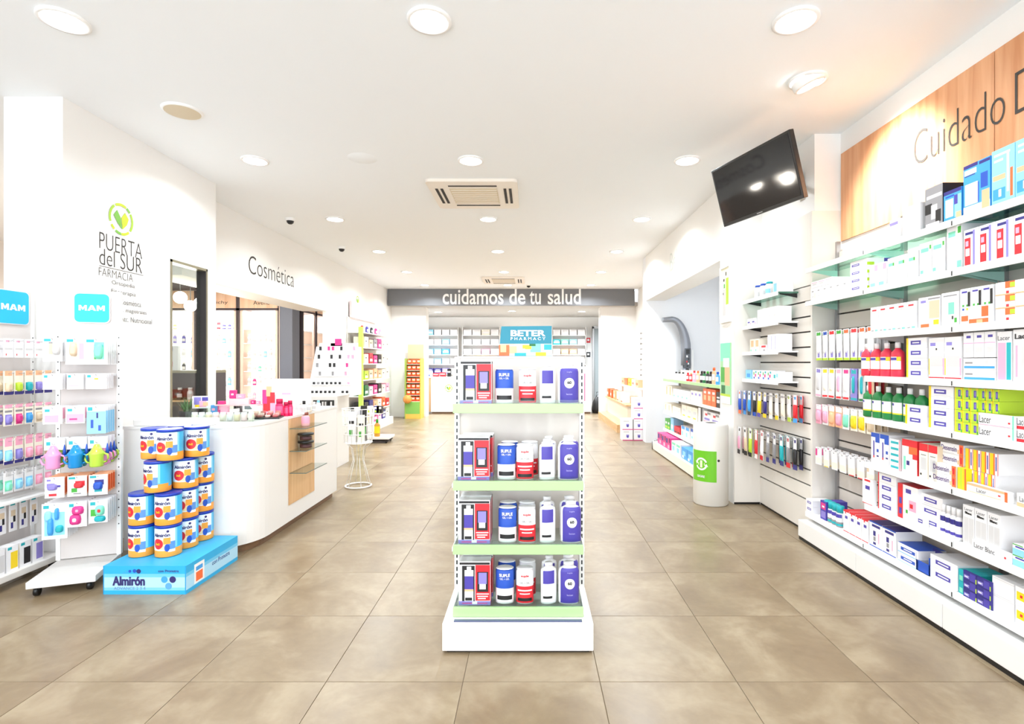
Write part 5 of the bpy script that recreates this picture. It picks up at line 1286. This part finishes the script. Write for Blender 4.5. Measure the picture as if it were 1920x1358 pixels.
# plant
pp = empty('potted_plant', (PX(349, 4.15), 4.15, CT + .0005)); tag(pp, 'small green plant in a dark pot before the framed opening', 'plant')
b = MB(); b.lathe([(0, 0, DARK), (.04, 0, DARK), (.052, .07, DARK), (.048, .07, DARK), (.046, .06, DARK), (0, .06, DARK)], 18); ob('pot', b.mesh('plant_pot'), pp)
LEAF = mat('leaf_green', '#4d6b3f', .5); b = MB()
lf = MB(); lf.face([(0, 0, 0), (.009, -.03, .05), (0, -.055, .10)], LEAF); lf.face([(0, 0, 0), (0, -.055, .10), (-.009, -.03, .05)], LEAF); lfm = lf.mesh('leaf')
for k in range(26):
    o = ob('leaf', lfm, pp, (random.uniform(-.02, .02), random.uniform(-.02, .02), .058), random.uniform(0, 6.28)); o.rotation_euler = (random.uniform(-.5, .25), 0, o.rotation_euler.z); s_ = random.uniform(.6, 1.1); o.scale = (s_, s_, s_)

# khaki frame round the opening, with the globes and the low shelf behind it
KH = mat('khaki_frame', '#8d866f', .4, metal=.3)
fo = struct('window_2', None) if False else empty('window_2'); fo['kind'] = 'structure'
for y0, y1, z0, z1 in ((4.75, 4.772, .62, 2.335), (5.272, 5.294, .62, 2.335), (4.75, 5.294, 2.312, 2.336), (4.75, 5.294, .61, .632)):
    b = MB(); b.box(-3.335, -3.244, y0, y1, z0, z1, KH); ob('frame_bar', b.mesh('frame_bar'), fo)
b = MB(); b.box(-3.337, -3.246, 5.262, 5.272, .632, 2.312, mat('dark_jamb', '#2f2a2c', .5)); ob('jamb', b.mesh('jamb'), fo)
b = MB(); b.box(-3.30, -3.296, 4.775, 5.27, .635, 2.31, GL_CLEAR); ob('pane', b.mesh('pane'), fo)
GLOBE = mat('globe_glass', '#ffffff', .3, emit='#fff6e6', es=5.0)
for k, (px, py, d) in enumerate(((338, 558, 6.5), (357, 574, 7.1), (374, 568, 7.9))):
    r = empty('pendant_globe', (PX(px, d), d, PZ(py, d))); tag(r, 'white globe pendant lamp seen through the framed opening, %s from left' % ORD[k], 'lamp', 'globe pendants')
    b = MB(); n = 10; R_ = .075
    b.lathe([(R_ * math.sin(PI * i / n), -R_ * math.cos(PI * i / n), GLOBE) for i in range(n + 1)], 20); ob('globe', b.mesh('globe'), r)
    b = MB(); b.tube([(0, 0, R_ * .95), (0, 0, CEIL - PZ(py, d))], .005, BLACK, 6); ob('rod', b.mesh('pendant_rod'), r)
    ld = bpy.data.lights.new('globe_lamp', 'POINT'); ld.energy = 20; ld.shadow_soft_size = .1; ld.color = (1, .93, .82)
    lo = bpy.data.objects.new('globe_lamp', ld); COL.objects.link(lo); lo.parent = r; lo.location = (0, -.15, -.1)

# ================================================================== cosmetics room cabinets
FRAME = mat('dark_cabinet_frame', '#4a3f42', .5); SLATE = mat('slate_panel', '#6a6f7c', .5)
GLOW = mat('cabinet_back', '#ffffff', .5, emit='#fffaf2', es=0.9); PKW = mat('pink_reveal', '#e8cdbb', .5)
def cabinet(x0, x1, y, z0, zt, title, label, colors, seed, rz=0.0, origin=None, lamp=5.0, head=True):
    w = x1 - x0; r = empty('display_cabinet', origin or ((x0 + x1) / 2, y, 0), rz); tag(r, label, 'cabinet')
    P = lambda n_, q, m, par=r: ob(n_, (lambda bb: (bb.box(*q, m), bb.mesh(n_))[1])(MB()), par)
    P('back_panel', (-w / 2, w / 2, .30, .32, 0, zt), GLOW)
    for sx in (-1, 1): P('side_frame', (min(sx * w / 2, sx * (w / 2 - .03)), max(sx * w / 2, sx * (w / 2 - .03)), -.02, .3, 0, zt), FRAME)
    for sx in (-1, 1): P('side_reveal', (min(sx * (w / 2 - .03), sx * (w / 2 - .08)), max(sx * (w / 2 - .03), sx * (w / 2 - .08)), 0, .3, .4, 2.36), PKW)
    P('drawer_base', (-w / 2 + .03, w / 2 - .03, 0, .3, 0, .62), W_LAC)
    if head:
        P('header_board', (-w / 2, w / 2, -.01, .03, 2.40, zt), HEADW)
        P('header_line', (-w / 2, w / 2, -.02, .3, 2.36, 2.40), FRAME)
        if title: ob('lettering', text_mesh(title, .30, .075, INK, 0.0), r, (.05, -.013, 2.50))
    zs = (.72, .98, 1.24, 1.50, 1.76, 2.02)
    for z in zs: P('shelf', (-w / 2 + .08, w / 2 - .08, .03, .3, z - .015, z), W_MET)
    ld = bpy.data.lights.new('cabinet_strip', 'AREA'); ld.shape = 'RECTANGLE'; ld.size = w * .8; ld.size_y = .05; ld.energy = lamp
    lo = bpy.data.objects.new('cabinet_strip', ld); COL.objects.link(lo); lo.parent = r; lo.location = (0, .02, 2.34); lo.rotation_euler = (.35, 0, 0)
    return r, zs
rnd = random.Random(3)
c1, zs = cabinet(-6.15, -5.385, 9.7, 0, 2.72, 'Vichy', 'backlit cosmetics cabinet with wooden header lettered Vichy', '', 1)
c2, zs = cabinet(-5.38, -4.62, 9.7, 0, 2.72, 'Avène', 'backlit cosmetics cabinet with wooden header lettered Avène', '', 2)
c0, zs = cabinet(-6.95, -6.155, 9.7, 0, 2.72, '', 'backlit cosmetics cabinet seen through the framed opening', '', 3)
wallbox('wall_cosmetics_beam', -8.0, -4.0, 9.55, 9.75, 2.73, CEIL, m=FRAME)
cc_ = empty('slate_column', (-4.48, 9.8, 0)); tag(cc_, 'slate blue column between the backlit cosmetics cabinets', 'column')
b = MB(); b.box(-.115, .115, -.15, .15, 0, 2.728, SLATE); ob('shaft', b.mesh('column_shaft'), cc_)
b = MB(); b.box(-.125, -.115, -.16, .15, 0, 2.728, PKW); b2 = ob('edge_strip', b.mesh('edge_strip'), cc_)
c3, _ = cabinet(0, .62, 0, 0, 2.62, '', 'side cosmetics cabinet with narrow doorway frame, nearer of two', '', 4, PI / 2, (-4.36, 10.36, 0), 4.0)
c4, _ = cabinet(0, .62, 0, 0, 2.62, '', 'side cosmetics cabinet with narrow doorway frame, farther of two', '', 5, PI / 2, (-4.36, 11.0, 0), 4.0)
jar = {}
def jar_spec(c, h, r_):
    k = (c, h, r_)
    if k not in jar: jar[k] = bottle_spec('cosmetics_bottle', r_, h, c, 'w', [(-70, 70, .2, .5, 'G')], neck=.6, caph=.2, n=10)
    return jar[k]
CABN = {c1: 'Vichy cabinet', c2: 'Avène cabinet', c0: 'opening cabinet'}
CNM = {'w': 'white', 's': 'pale blue', 'M': 'mint', 'C': 'cream', 'n': 'pink', 'c': 'blue', 'P': 'navy', 'l': 'lilac', 'e': 'green', 'r': 'red', 'm': 'magenta', 'i': 'lime', 'p': 'purple'}
for cab, per in ((c1, ('wwsCws', 'wcwcsw', 'wwwwww', 'wswwsw', 'MMwsww', 'PrrPPP')), (c2, ('wnwtsw', 'wmwwnl', 'wwMwww', 'wwwsww', 'wwwwww', 'CwswsC')), (c0, ('wwnw', 'nrnw', 'kwkw', 'wsws', 'plpl', 'iiln'))):
    w = .60
    for si, z in enumerate(zs):
        row = per[si]
        for k, c in enumerate(row):
            h = rnd.choice((.11, .14, .17)); r_ = .032
            jar_spec(c, h, r_).put((cab.location.x - w / 2 + .05 + (w - .1) * k / (len(row) - 1), 9.83, z + .0005), 0, '%s cosmetics bottle, %s from left, %s shelf up, %s' % (CNM.get(c, {'t': 'teal', 'k': 'black'}.get(c)), ORD[k], ORD[si], CABN[cab]), 'bottles in the cosmetics cabinets')
# low cupboard with goods behind the framed opening
lc = empty('low_cupboard', (-4.1, 6.2, 0)); tag(lc, 'dark low cupboard with open shelves behind the framed opening', 'cupboard')
for n_, q, m in (('top_board', (-.4, .4, -.2, .2, 1.28, 1.31), KH), ('back_panel', (-.4, .4, .18, .2, 0, 1.28), FRAME), ('side_panel', (-.4, -.37, -.2, .18, 0, 1.28), FRAME), ('side_panel', (.37, .4, -.2, .18, 0, 1.28), FRAME), ('shelf', (-.37, .37, -.19, .18, .95, .97), OAKX), ('base', (-.37, .37, -.19, .18, 0, .1), FRAME)):
    b = MB(); b.box(*q, m); ob(n_, b.mesh(n_), lc)
box_spec('poster_box', .3, .28, .05, 'w', 'k 0 0 .6 .45; m .6 .15 .8 .35; b .5 .8 .8 .95').put((-4.2, 6.05, 1.3105), 0, 'white and black picture box standing on the low cupboard', None)
for k, c in enumerate('wnkw'):
    jar_spec(c, .14, .032).put((-4.3 + .12 * k, 6.1, .9705), 0, '%s bottle on the low cupboard shelf, %s from left' % (CNM.get(c, 'black'), ORD[k]), 'bottles on the low cupboard')

# ================================================================== middle left: make-up stand, wire basket, trolley
mk = empty('make_up_stand', (PX(626, 7.2), 7.2, 0)); tag(mk, 'white tiered make-up stand with black products behind the cosmetics counter', 'display stand')
def mpart(name, q, m, par=mk, bev=0.0):
    b = MB(); b.box(*q, m); return ob(name, b.mesh(name, bev), par)
mpart('cabinet', (-.28, .12, -.2, .25, .0, .95), W_LAC, bev=.005)
mpart('niche', (-.2, .08, -.203, -.2, .62, .9), C('#33312f'))
for k in range(7): mpart('tube_row', (-.19 + .037 * k, -.17 + .037 * k, -.215, -.203, .64, .88), (WHITE, GRYL, BLK)[k % 3])
b = MB(); b.plate([(-.2, .95), (.24, .95), (.24, 1.62), (.1, 1.62)], -.28, -.26, W_PLA)
for i in range(len(b.v)): x, y, z = b.v[i]; b.v[i] = (y, x, z)
sp_ = b.mesh('side_wing')
for x in (0.0, .56): ob('side_wing', sp_, mk, (x, 0, 0))
for k in range(6):
    z = .98 + .115 * k; y = -.19 + .055 * k
    t = mpart('tier', (-.26, .28, y, y + .075, z, z + .012), W_PLA)
    mpart('tier_riser', (-.26, .28, y + .065, y + .075, z + .012, z + .115), W_PLA)
    for j in range(9):
        c = ('kkkkkkwkk', 'kgkkkkkwn', 'wgwwgwwnw', 'gwwkkwwmw', 'kwwkwkwnn', 'kwmmwkwwn')[k][j]
        if c == 'w': continue
        mpart('make_up_item', (-.24 + .058 * j, -.215 + .058 * j, y + .015, y + .04, z + .0125, z + .0125 + (.03 if k < 2 else .055)), PAL[c])
mpart('header_card', (-.1, .06, .15, .16, 1.63, 1.76), C('#f6dbe2'))
mpart('header_print', (-.04, .05, .148, .15, 1.64, 1.73), MAG)

# white wire basket on a ring foot
wb = empty('wire_basket_stand', (PX(672, 5.95), 5.95, 0)); tag(wb, 'white wire basket on a ring foot at the counter end', 'basket')
WW = mat('white_wire', '#f4f2ee', .4)
b = MB(); b.tube([(.14 * math.cos(2 * PI * k / 28), .14 * math.sin(2 * PI * k / 28), .012) for k in range(28)], .009, WW, 8, closed=True); ob('ring_foot', b.mesh('ring_foot'), wb)
for a in range(0, 360, 60):
    t = math.radians(a); b = MB(); b.tube([(.14 * math.cos(t), .14 * math.sin(t), .012), (.06 * math.cos(t), .06 * math.sin(t), .3), (.08 * math.cos(t), .08 * math.sin(t), .44), (.15 * math.cos(t), .15 * math.sin(t), .50)], .005, WW, 6); ob('leg_wire', b.mesh('leg_wire'), wb)
for z, r_ in ((.50, .15), (.60, .158), (.70, .165), (.80, .17), (.88, .175)):
    b = MB(); b.tube([(r_ * math.cos(2 * PI * k / 24), r_ * math.sin(2 * PI * k / 24), z) for k in range(24)], .005, WW, 6, closed=True); ob('hoop', b.mesh('hoop'), wb)
bw = MB(); bw.tube([(.15, 0, .50), (.175, 0, .88)], .003, WW, 6); bwm = bw.mesh('basket_wire')
for k in range(18): ob('basket_wire', bwm, wb, (0, 0, 0), 2 * PI * k / 18)
b = MB(); b.lathe([(0, .502, WW), (.148, .502, WW), (.148, .508, WW), (0, .508, WW)], 24); ob('basket_floor', b.mesh('basket_floor'), wb)
for k, (x, y, c, w, h) in enumerate(((-.06, -.05, 'w', .09, .34), (.05, -.06, 'C', .08, .3), (.0, .05, 'w', .1, .38), (-.08, .05, 'M', .06, .3), (.07, .04, 'k', .05, .4))):
    box_spec('soap_box', w, h, .05, c, 'e .2 .2 .6 .4; k .2 .6 .8 .7').put((wb.location.x + x, wb.location.y + y, .5085), .3 * k, '%s packet standing in the wire basket, number %s' % ({'w': 'white', 'C': 'cream', 'M': 'mint', 'k': 'black'}[c], ('one nearest left', 'two nearest right', 'three at the back', 'four at the left', 'five at the right')[k]) if False else '%s packet in the wire basket, %s' % ({'w': 'white', 'C': 'cream', 'M': 'mint', 'k': 'black'}[c], ('front left', 'front right', 'back', 'left rear', 'right rear')[k]), 'packets in the wire basket')

# low promotion trolley
tr_ = empty('promotion_trolley', (PX(705, 9.2), 9.3, 0)); tag(tr_, 'low white promotion trolley on dark wheels beyond the counter', 'trolley')
def tpart(name, q, m, par=tr_, bev=0.0):
    b = MB(); b.box(*q, m); return ob(name, b.mesh(name, bev), par)
tpart('platform', (-.25, .25, -.2, .2, .07, .11), W_LAC, bev=.004)
tpart('under_shadow_block', (-.22, .22, -.17, .17, .03, .07), DARK)  # dark block stands in for the black shadow under the platform
for x in (-.19, .19):
    for y in (-.14, .14):
        b = MB(); b.lathe([(0, -.012, BLACK), (.03, -.012, BLACK), (.03, .012, BLACK), (0, .012, BLACK)], 12); o = ob('wheel', b.mesh('wheel'), tr_, (x, y, .031)); o.rotation_euler = (0, PI / 2, 0)
tpart('tray', (-.3, .1, -.18, .18, .50, .52), W_LAC)
tpart('stem', (-.12, -.08, -.02, .02, .11, .50), W_LAC)
bottle_spec('amber_bottle', .05, .3, C('#c08a2a'), 'e', [(-80, 80, .2, .6, 'y')], neck=.4, caph=.2, n=14).put((tr_.location.x + .02, 9.2, .1105), 0, 'amber bottle with green cap on the promotion trolley', None)
for k, (x, c) in enumerate(((-.22, 'w'), (-.1, 'C'), (.02, 'P'), (.07, 'k'))):
    box_spec('leaflet_box', .09, .12, .1, c, 'w .1 .6 .9 .9; i .2 .1 .5 .4').put((tr_.location.x + x, 9.15, .5205), 0, '%s box on the promotion trolley tray' % {'w': 'white', 'C': 'cream', 'P': 'violet', 'k': 'black'}[c], 'boxes on the promotion trolley')

# ================================================================== rear left shelf unit with a green post
lu = empty('wall_shelf_unit', (-3.4, 11.2, 0)); tag(lu, 'white shelf unit with lime green post at the rear left wall', 'shelf unit')
def lpart(name, x0, x1, y0, y1, z0, z1, m, par=lu):
    L = lu.location; b = MB(); b.box(x0 - L.x, x1 - L.x, y0 - L.y, y1 - L.y, z0, z1, m); return ob(name, b.mesh(name), par)
LIM = C('#c3dc62')
lpart('base', -3.59, -3.18, 10.3, 12.2, 0, .16, W_LAC)
lpart('green_post', -3.36, -3.28, 10.28, 10.34, .16, 2.1, LIM)
lpart('back_panel', -3.595, -3.575, 10.3, 12.2, .16, 2.3, W_MEL)
lpart('header', -3.575, -3.53, 10.4, 12.1, 2.3, 2.62, C('#f6dfe0'))
LZ = (.42, .74, 1.06, 1.38, 1.70, 2.0)
for z in LZ: 
    s = lpart('shelf', -3.575, -3.26, 10.3, 12.2, z - .02, z, W_MET)
LUC = ('BCmnPC', 'kPaCor', 'EGmkCn', 'iBaaCC', 'CrmkCC', 'CBgmCC')
def desc_col(c): return {'B': 'tan', 'C': 'cream', 'm': 'magenta', 'n': 'pink', 'P': 'violet', 'k': 'black', 'a': 'peach', 'o': 'orange', 'r': 'red', 'E': 'dark green', 'G': 'silver', 'i': 'lime', 'g': 'grey', 'w': 'white', 's': 'pale blue', 'b': 'blue', 'y': 'yellow', 'l': 'lilac', 'c': 'sky blue', 't': 'teal', 'p': 'purple', 'M': 'mint', 'e': 'green'}[c]
for si, z in enumerate((.16,) + LZ[:-1]):
    for k, c in enumerate(LUC[si]):
        box_spec('product_box', .24, .17 + .02 * ((si + k) % 3), .22, c, 'w .15 .2 .85 .45; k .2 .55 .6 .65').put((-3.27, 10.5 + .31 * k, z + .0005), PI / 2, '%s carton, %s from the left, %s shelf up, rear left unit' % (desc_col(c), ORD[k], ORD[si]), 'cartons on the rear left unit')
for k, c in enumerate('rPkmnC'):
    jar_spec(c if c in 'rkmnC' else 'p', .17, .032).put((-3.36, 10.5 + .31 * k, LZ[-1] + .0005), PI / 2, '%s bottle, %s from the left, top shelf, rear left unit' % (desc_col(c), ORD[k]), 'bottles on the rear left unit')
# pale cartons on the far low counter in front of the wall
# ================================================================== orange cardboard display
od = empty('cardboard_display', (PX(777, 13.3), 13.3, 0)); tag(od, 'tall orange and green cardboard display of sweets by the rear pier', 'display stand')
def opart(name, q, m, par=od):
    b = MB(); b.box(*q, m); return ob(name, b.mesh(name), par)
opart('base', (-.18, .18, -.2, .2, 0, .12), C('#f0c85a')); opart('lower_front', (-.18, .18, -.2, .2, .12, .42), C('#86c25a'))
opart('side_panel', (-.20, -.18, -.2, .2, 0, 1.5), C('#9fc05a')); opart('side_panel', (.18, .20, -.2, .2, 0, 1.5), C('#f2c24a')); opart('back_panel', (-.18, .18, .18, .2, .42, 1.78), C('#f3b78e'))
opart('header', (-.2, .2, .14, .16, 1.5, 1.86), C('#f7c6a0'))
for k in range(7): opart('tray', (-.18, .18, -.18 + .02 * k, .18, .42 + .155 * k, .432 + .155 * k), C('#f5e9d2'))
for k in range(7):
    for j in range(3):
        box_spec('sweet_bag', .1, .11, .05, 'o', 'w .15 .5 .85 .8; r .1 .05 .9 .3; y .3 .3 .7 .45').put((od.location.x - .115 + .115 * j, 13.3 - .15 + .02 * k, .4325 + .155 * k), 0, 'orange sweet bag, %s tray up, %s, cardboard display' % (ORD[k], ('left', 'middle', 'right')[j]), 'sweet bags on the cardboard display')
b = MB(); b.lathe([(.11 * math.sin(PI * i / 8), .11 - .11 * math.cos(PI * i / 8), C('#f0a04c')) for i in range(9)], 16)
ob('orange_ball', b.mesh('orange_ball'), od, (PX(764, 13.05) - od.location.x, -.25, .38))

# ================================================================== rear counters and goods
def counter(x0, x1, y0, y1, h, label, mfront=W_LAC, side_oak=True):
    r = empty('sales_counter', ((x0 + x1) / 2, y0, 0)); tag(r, label, 'counter'); w = x1 - x0
    def q(n_, a, m): b = MB(); b.box(*a, m); return ob(n_, b.mesh(n_), r)
    q('plinth', (-w / 2 + .03, w / 2 - .03, .03, y1 - y0, 0, .05), BROWN); q('front', (-w / 2, w / 2, 0, .03, .05, h), mfront)
    if side_oak: q('oak_side', (-w / 2 - .14, -w / 2 - .001, .05, y1 - y0, .05, h), OAK)
    q('worktop', (-w / 2 - .14 * side_oak, w / 2, -.01, y1 - y0 + .02, h, h + .03), W_LAC)
    return r
rc1 = counter(PX(808, 14.4), PX(858, 14.4), 14.4, 14.95, .98, 'white sales counter with oak side left of the gondola at the rear')
emblem(rc1, (.12, -.001, .70), .1, 0)
rc2 = counter(PX(1092, 14.4), PX(1109, 14.4), 14.4, 14.95, 1.25, 'narrow white sales counter right of the gondola at the rear', side_oak=False)
ob('pink_strip', (lambda b: (b.box(-.11, -.05, -.004, 0, .35, 1.1, MAG), b.mesh('pink_strip'))[1])(MB()), rc2)
mc = counter(PX(880, 14.6), PX(1075, 14.6), 14.6, 15.1, .98, 'long white sales counter behind the gondola at the rear', side_oak=False)
for k, (px, c, w, h) in enumerate(((806, 'b', .12, .14), (817, 'r', .16, .1), (830, 'r', .16, .12), (842, 'k', .1, .22), (852, 'G', .08, .1))):
    box_spec('counter_box', w, h, .12, c if c != 'b' else 'w', 'w .1 .5 .9 .7; %s .1 .1 .5 .4' % c).put((PX(px, 14.5), 14.5, 1.0105), 0, '%s box standing on the rear left sales counter' % {'b': 'blue and white', 'r': ('red', 'second red')[k - 1 if k in (1, 2) else 0], 'k': 'black', 'G': 'silver'}[c], 'boxes on the rear counters')
# back wall shelves with pale medicines
for ui, (xa, xb) in enumerate(((PX(798, 16.3), PX(858, 16.3)), (PX(868, 16.3), PX(936, 16.3)), (PX(1036, 16.3), PX(1098, 16.3)))):
    r = empty('medicine_rack', ((xa + xb) / 2, 16.3, 0)); tag(r, 'white medicine rack on the rear wall, %s' % ('left end', 'left of the teal sign card', 'right of the teal sign card')[ui], 'rack'); w = xb - xa
    def q(n_, a, m): b = MB(); b.box(*a, m); return ob(n_, b.mesh(n_), r)
    q('back_panel', (-w / 2, w / 2, .25, .27, 0, 2.5), W_MEL); q('side_panel', (-w / 2 - .02, -w / 2, 0, .27, 0, 2.5), W_MEL); q('side_panel', (w / 2, w / 2 + .02, 0, .27, 0, 2.5), W_MEL)
    zz = (1.05, 1.35, 1.65, 1.95, 2.25)
    for z in zz: q('shelf', (-w / 2, w / 2, 0, .25, z - .02, z), W_MET)
    pal = (('PPlw', 'wsww', 'sscw', 'wwsw', 'swww'), ('wCww', 'wyya', 'wwnw', 'wwww', 'wwCw'), ('wrww', 'waww', 'Caaw', 'tMsw', 'wwww'))[ui]
    for si, z in enumerate(zz):
        for k, c in enumerate(pal[si]):
            bw_ = w / 4
            box_spec('medicine_box', bw_ - .03, .17, .16, c, 'w .1 .3 .9 .6; G .2 .7 .8 .8').put((xa + bw_ * (k + .5), 16.32, z + .0005), 0, '%s medicine box, %s from left, %s shelf up, %s rear rack' % (desc_col(c), ORD[k], ORD[si], ('left', 'middle', 'right')[ui]), 'boxes on the rear racks')
# doorway at the rear right with a steel frame, and a dark bag
dr = empty('door_1'); dr['kind'] = 'structure'
DG = mat('door_glass_dark', '#8f989c', .2)
for q, m, n_ in (((PX(1112, 16.4), PX(1127, 16.4), 16.3, 16.34, 0, 2.45), DG, 'door_leaf'), ((PX(1126, 16.4), PX(1129, 16.4), 16.25, 16.4, 0, 2.5), STEEL, 'door_frame'), ((PX(1110, 16.4), PX(1113, 16.4), 16.25, 16.4, 0, 2.5), STEEL, 'door_frame'), ((PX(1110, 16.4), PX(1129, 16.4), 16.25, 16.4, 2.45, 2.52), STEEL, 'door_frame')):
    b = MB(); b.box(*q, m); ob(n_, b.mesh(n_), dr)
for k, (z, c) in enumerate(((2.0, 'r'), (1.55, 'k'))):
    b = MB(); b.pbox(.16, .01, .2, WHITE, rects('%s .1 .1 .9 .9; w .3 .4 .7 .7' % c)); tag(ob('notice', b.mesh('notice'), None, (PX(1103, 16.59), 16.589, z)), '%s square notice fixed beside the rear right door' % ('red', 'dark')[k], 'notice')
b = MB(); b.lathe([(0, 0, BLACK), (.17, 0, BLACK), (.2, .1, BLACK), (.17, .3, BLACK), (.08, .44, BLACK), (.03, .5, BLACK), (0, .5, BLACK)], 14, 1.0, .8)
bag = empty('black_bag', (PX(1122, 14.6), 14.6, 0)); tag(bag, 'black bag on the floor beside the narrow rear counter', 'bag'); ob('sack', b.mesh('bag_sack'), bag)
b = MB(); b.tube([(-.06, 0, .46), (-.05, 0, .58), (.05, 0, .58), (.06, 0, .46)], .01, BLACK, 6); ob('handle', b.mesh('bag_handle'), bag)
# rear right: low oak plinth shelf with orange goods and spectacle rack
rp = empty('low_plinth', (2.1, 11.6, 0)); tag(rp, 'low oak plinth carrying orange goods at the rear right wall', 'plinth')
def rpart(name, x0, x1, y0, y1, z0, z1, m, par=rp):
    L = rp.location; b = MB(); b.box(x0 - L.x, x1 - L.x, y0 - L.y, y1 - L.y, z0, z1, m); return ob(name, b.mesh(name), par)
rpart('plinth_board', 1.72, 2.69, 10.5, 13.4, 0, .16, OAKX); rpart('cabinet', 1.95, 2.69, 10.6, 13.4, .16, .52, C('#e8d9c2')); rpart('counter_top', 1.9, 2.69, 10.55, 13.4, .52, .55, OAKX)
rpart('tier', 2.15, 2.69, 10.6, 12.8, .85, .88, W_MET); rpart('tier_post', 2.2, 2.24, 10.62, 10.66, .55, .85, W_MET); rpart('tier_post', 2.2, 2.24, 12.7, 12.74, .55, .85, W_MET)
for k in range(5):
    c = 'ooaCw'[k]
    box_spec('orange_pack', .24, .2, .16, c, 'w .2 .3 .8 .6; o .1 .05 .9 .2').put((1.93, 13.2 - .5 * k, .5505), R90, '%s pack, %s along the rear right plinth' % (('bright orange', 'deep orange', 'peach', 'cream', 'white')[k], ORD[k]), 'packs on the rear right plinth')
    box_spec('orange_pack', .3, .16, .16, 'aoyCa'[k], 'o .2 .3 .8 .6').put((2.2, 12.6 - .42 * k, .8805), R90, '%s pack, %s along the raised tier at rear right' % (('peach', 'orange', 'yellow', 'cream', 'apricot')[k], ORD[k]), 'packs on the rear right plinth')
sr = empty('spectacle_rack', (2.69, 12.3, 1.0), R90); tag(sr, 'pale wall rack of reading glasses at the rear right wall', 'rack')
b = MB(); b.box(-.5, .5, -.012, 0, 0, 1.2, W_MEL); ob('board', b.mesh('rack_board'), sr)
for i in range(9):
    for j in range(3):
        b = MB(); x = -.33 + .33 * j; z = .1 + .125 * i
        for s in (-1, 1): b.tube([(x + s * .035 + .028 * math.cos(a), -.05, z + .02 * math.sin(a)) for a in [2 * PI * k / 8 for k in range(8)]], .004, GRY if (i + j) % 3 else BLK, 4, closed=True)
        b.tube([(x - .01, -.05, z + .005), (x + .01, -.05, z + .005)], .004, GRY, 4)
        b.tube([(x - .06, -.05, z), (x - .06, -.012, z)], .003, GRY, 4); b.tube([(x + .06, -.05, z), (x + .06, -.012, z)], .003, GRY, 4)
        ob('spectacles', b.mesh('spectacles'), sr)
b = MB(); b.box(-.03, .03, -.05, 0, .0, 1.9, C('#f0c39c')); tag(ob('wood_batten', b.mesh('wood_batten'), None, (2.695, 11.2, .9), R90), 'slim peach wooden batten on the rear right wall', 'batten')
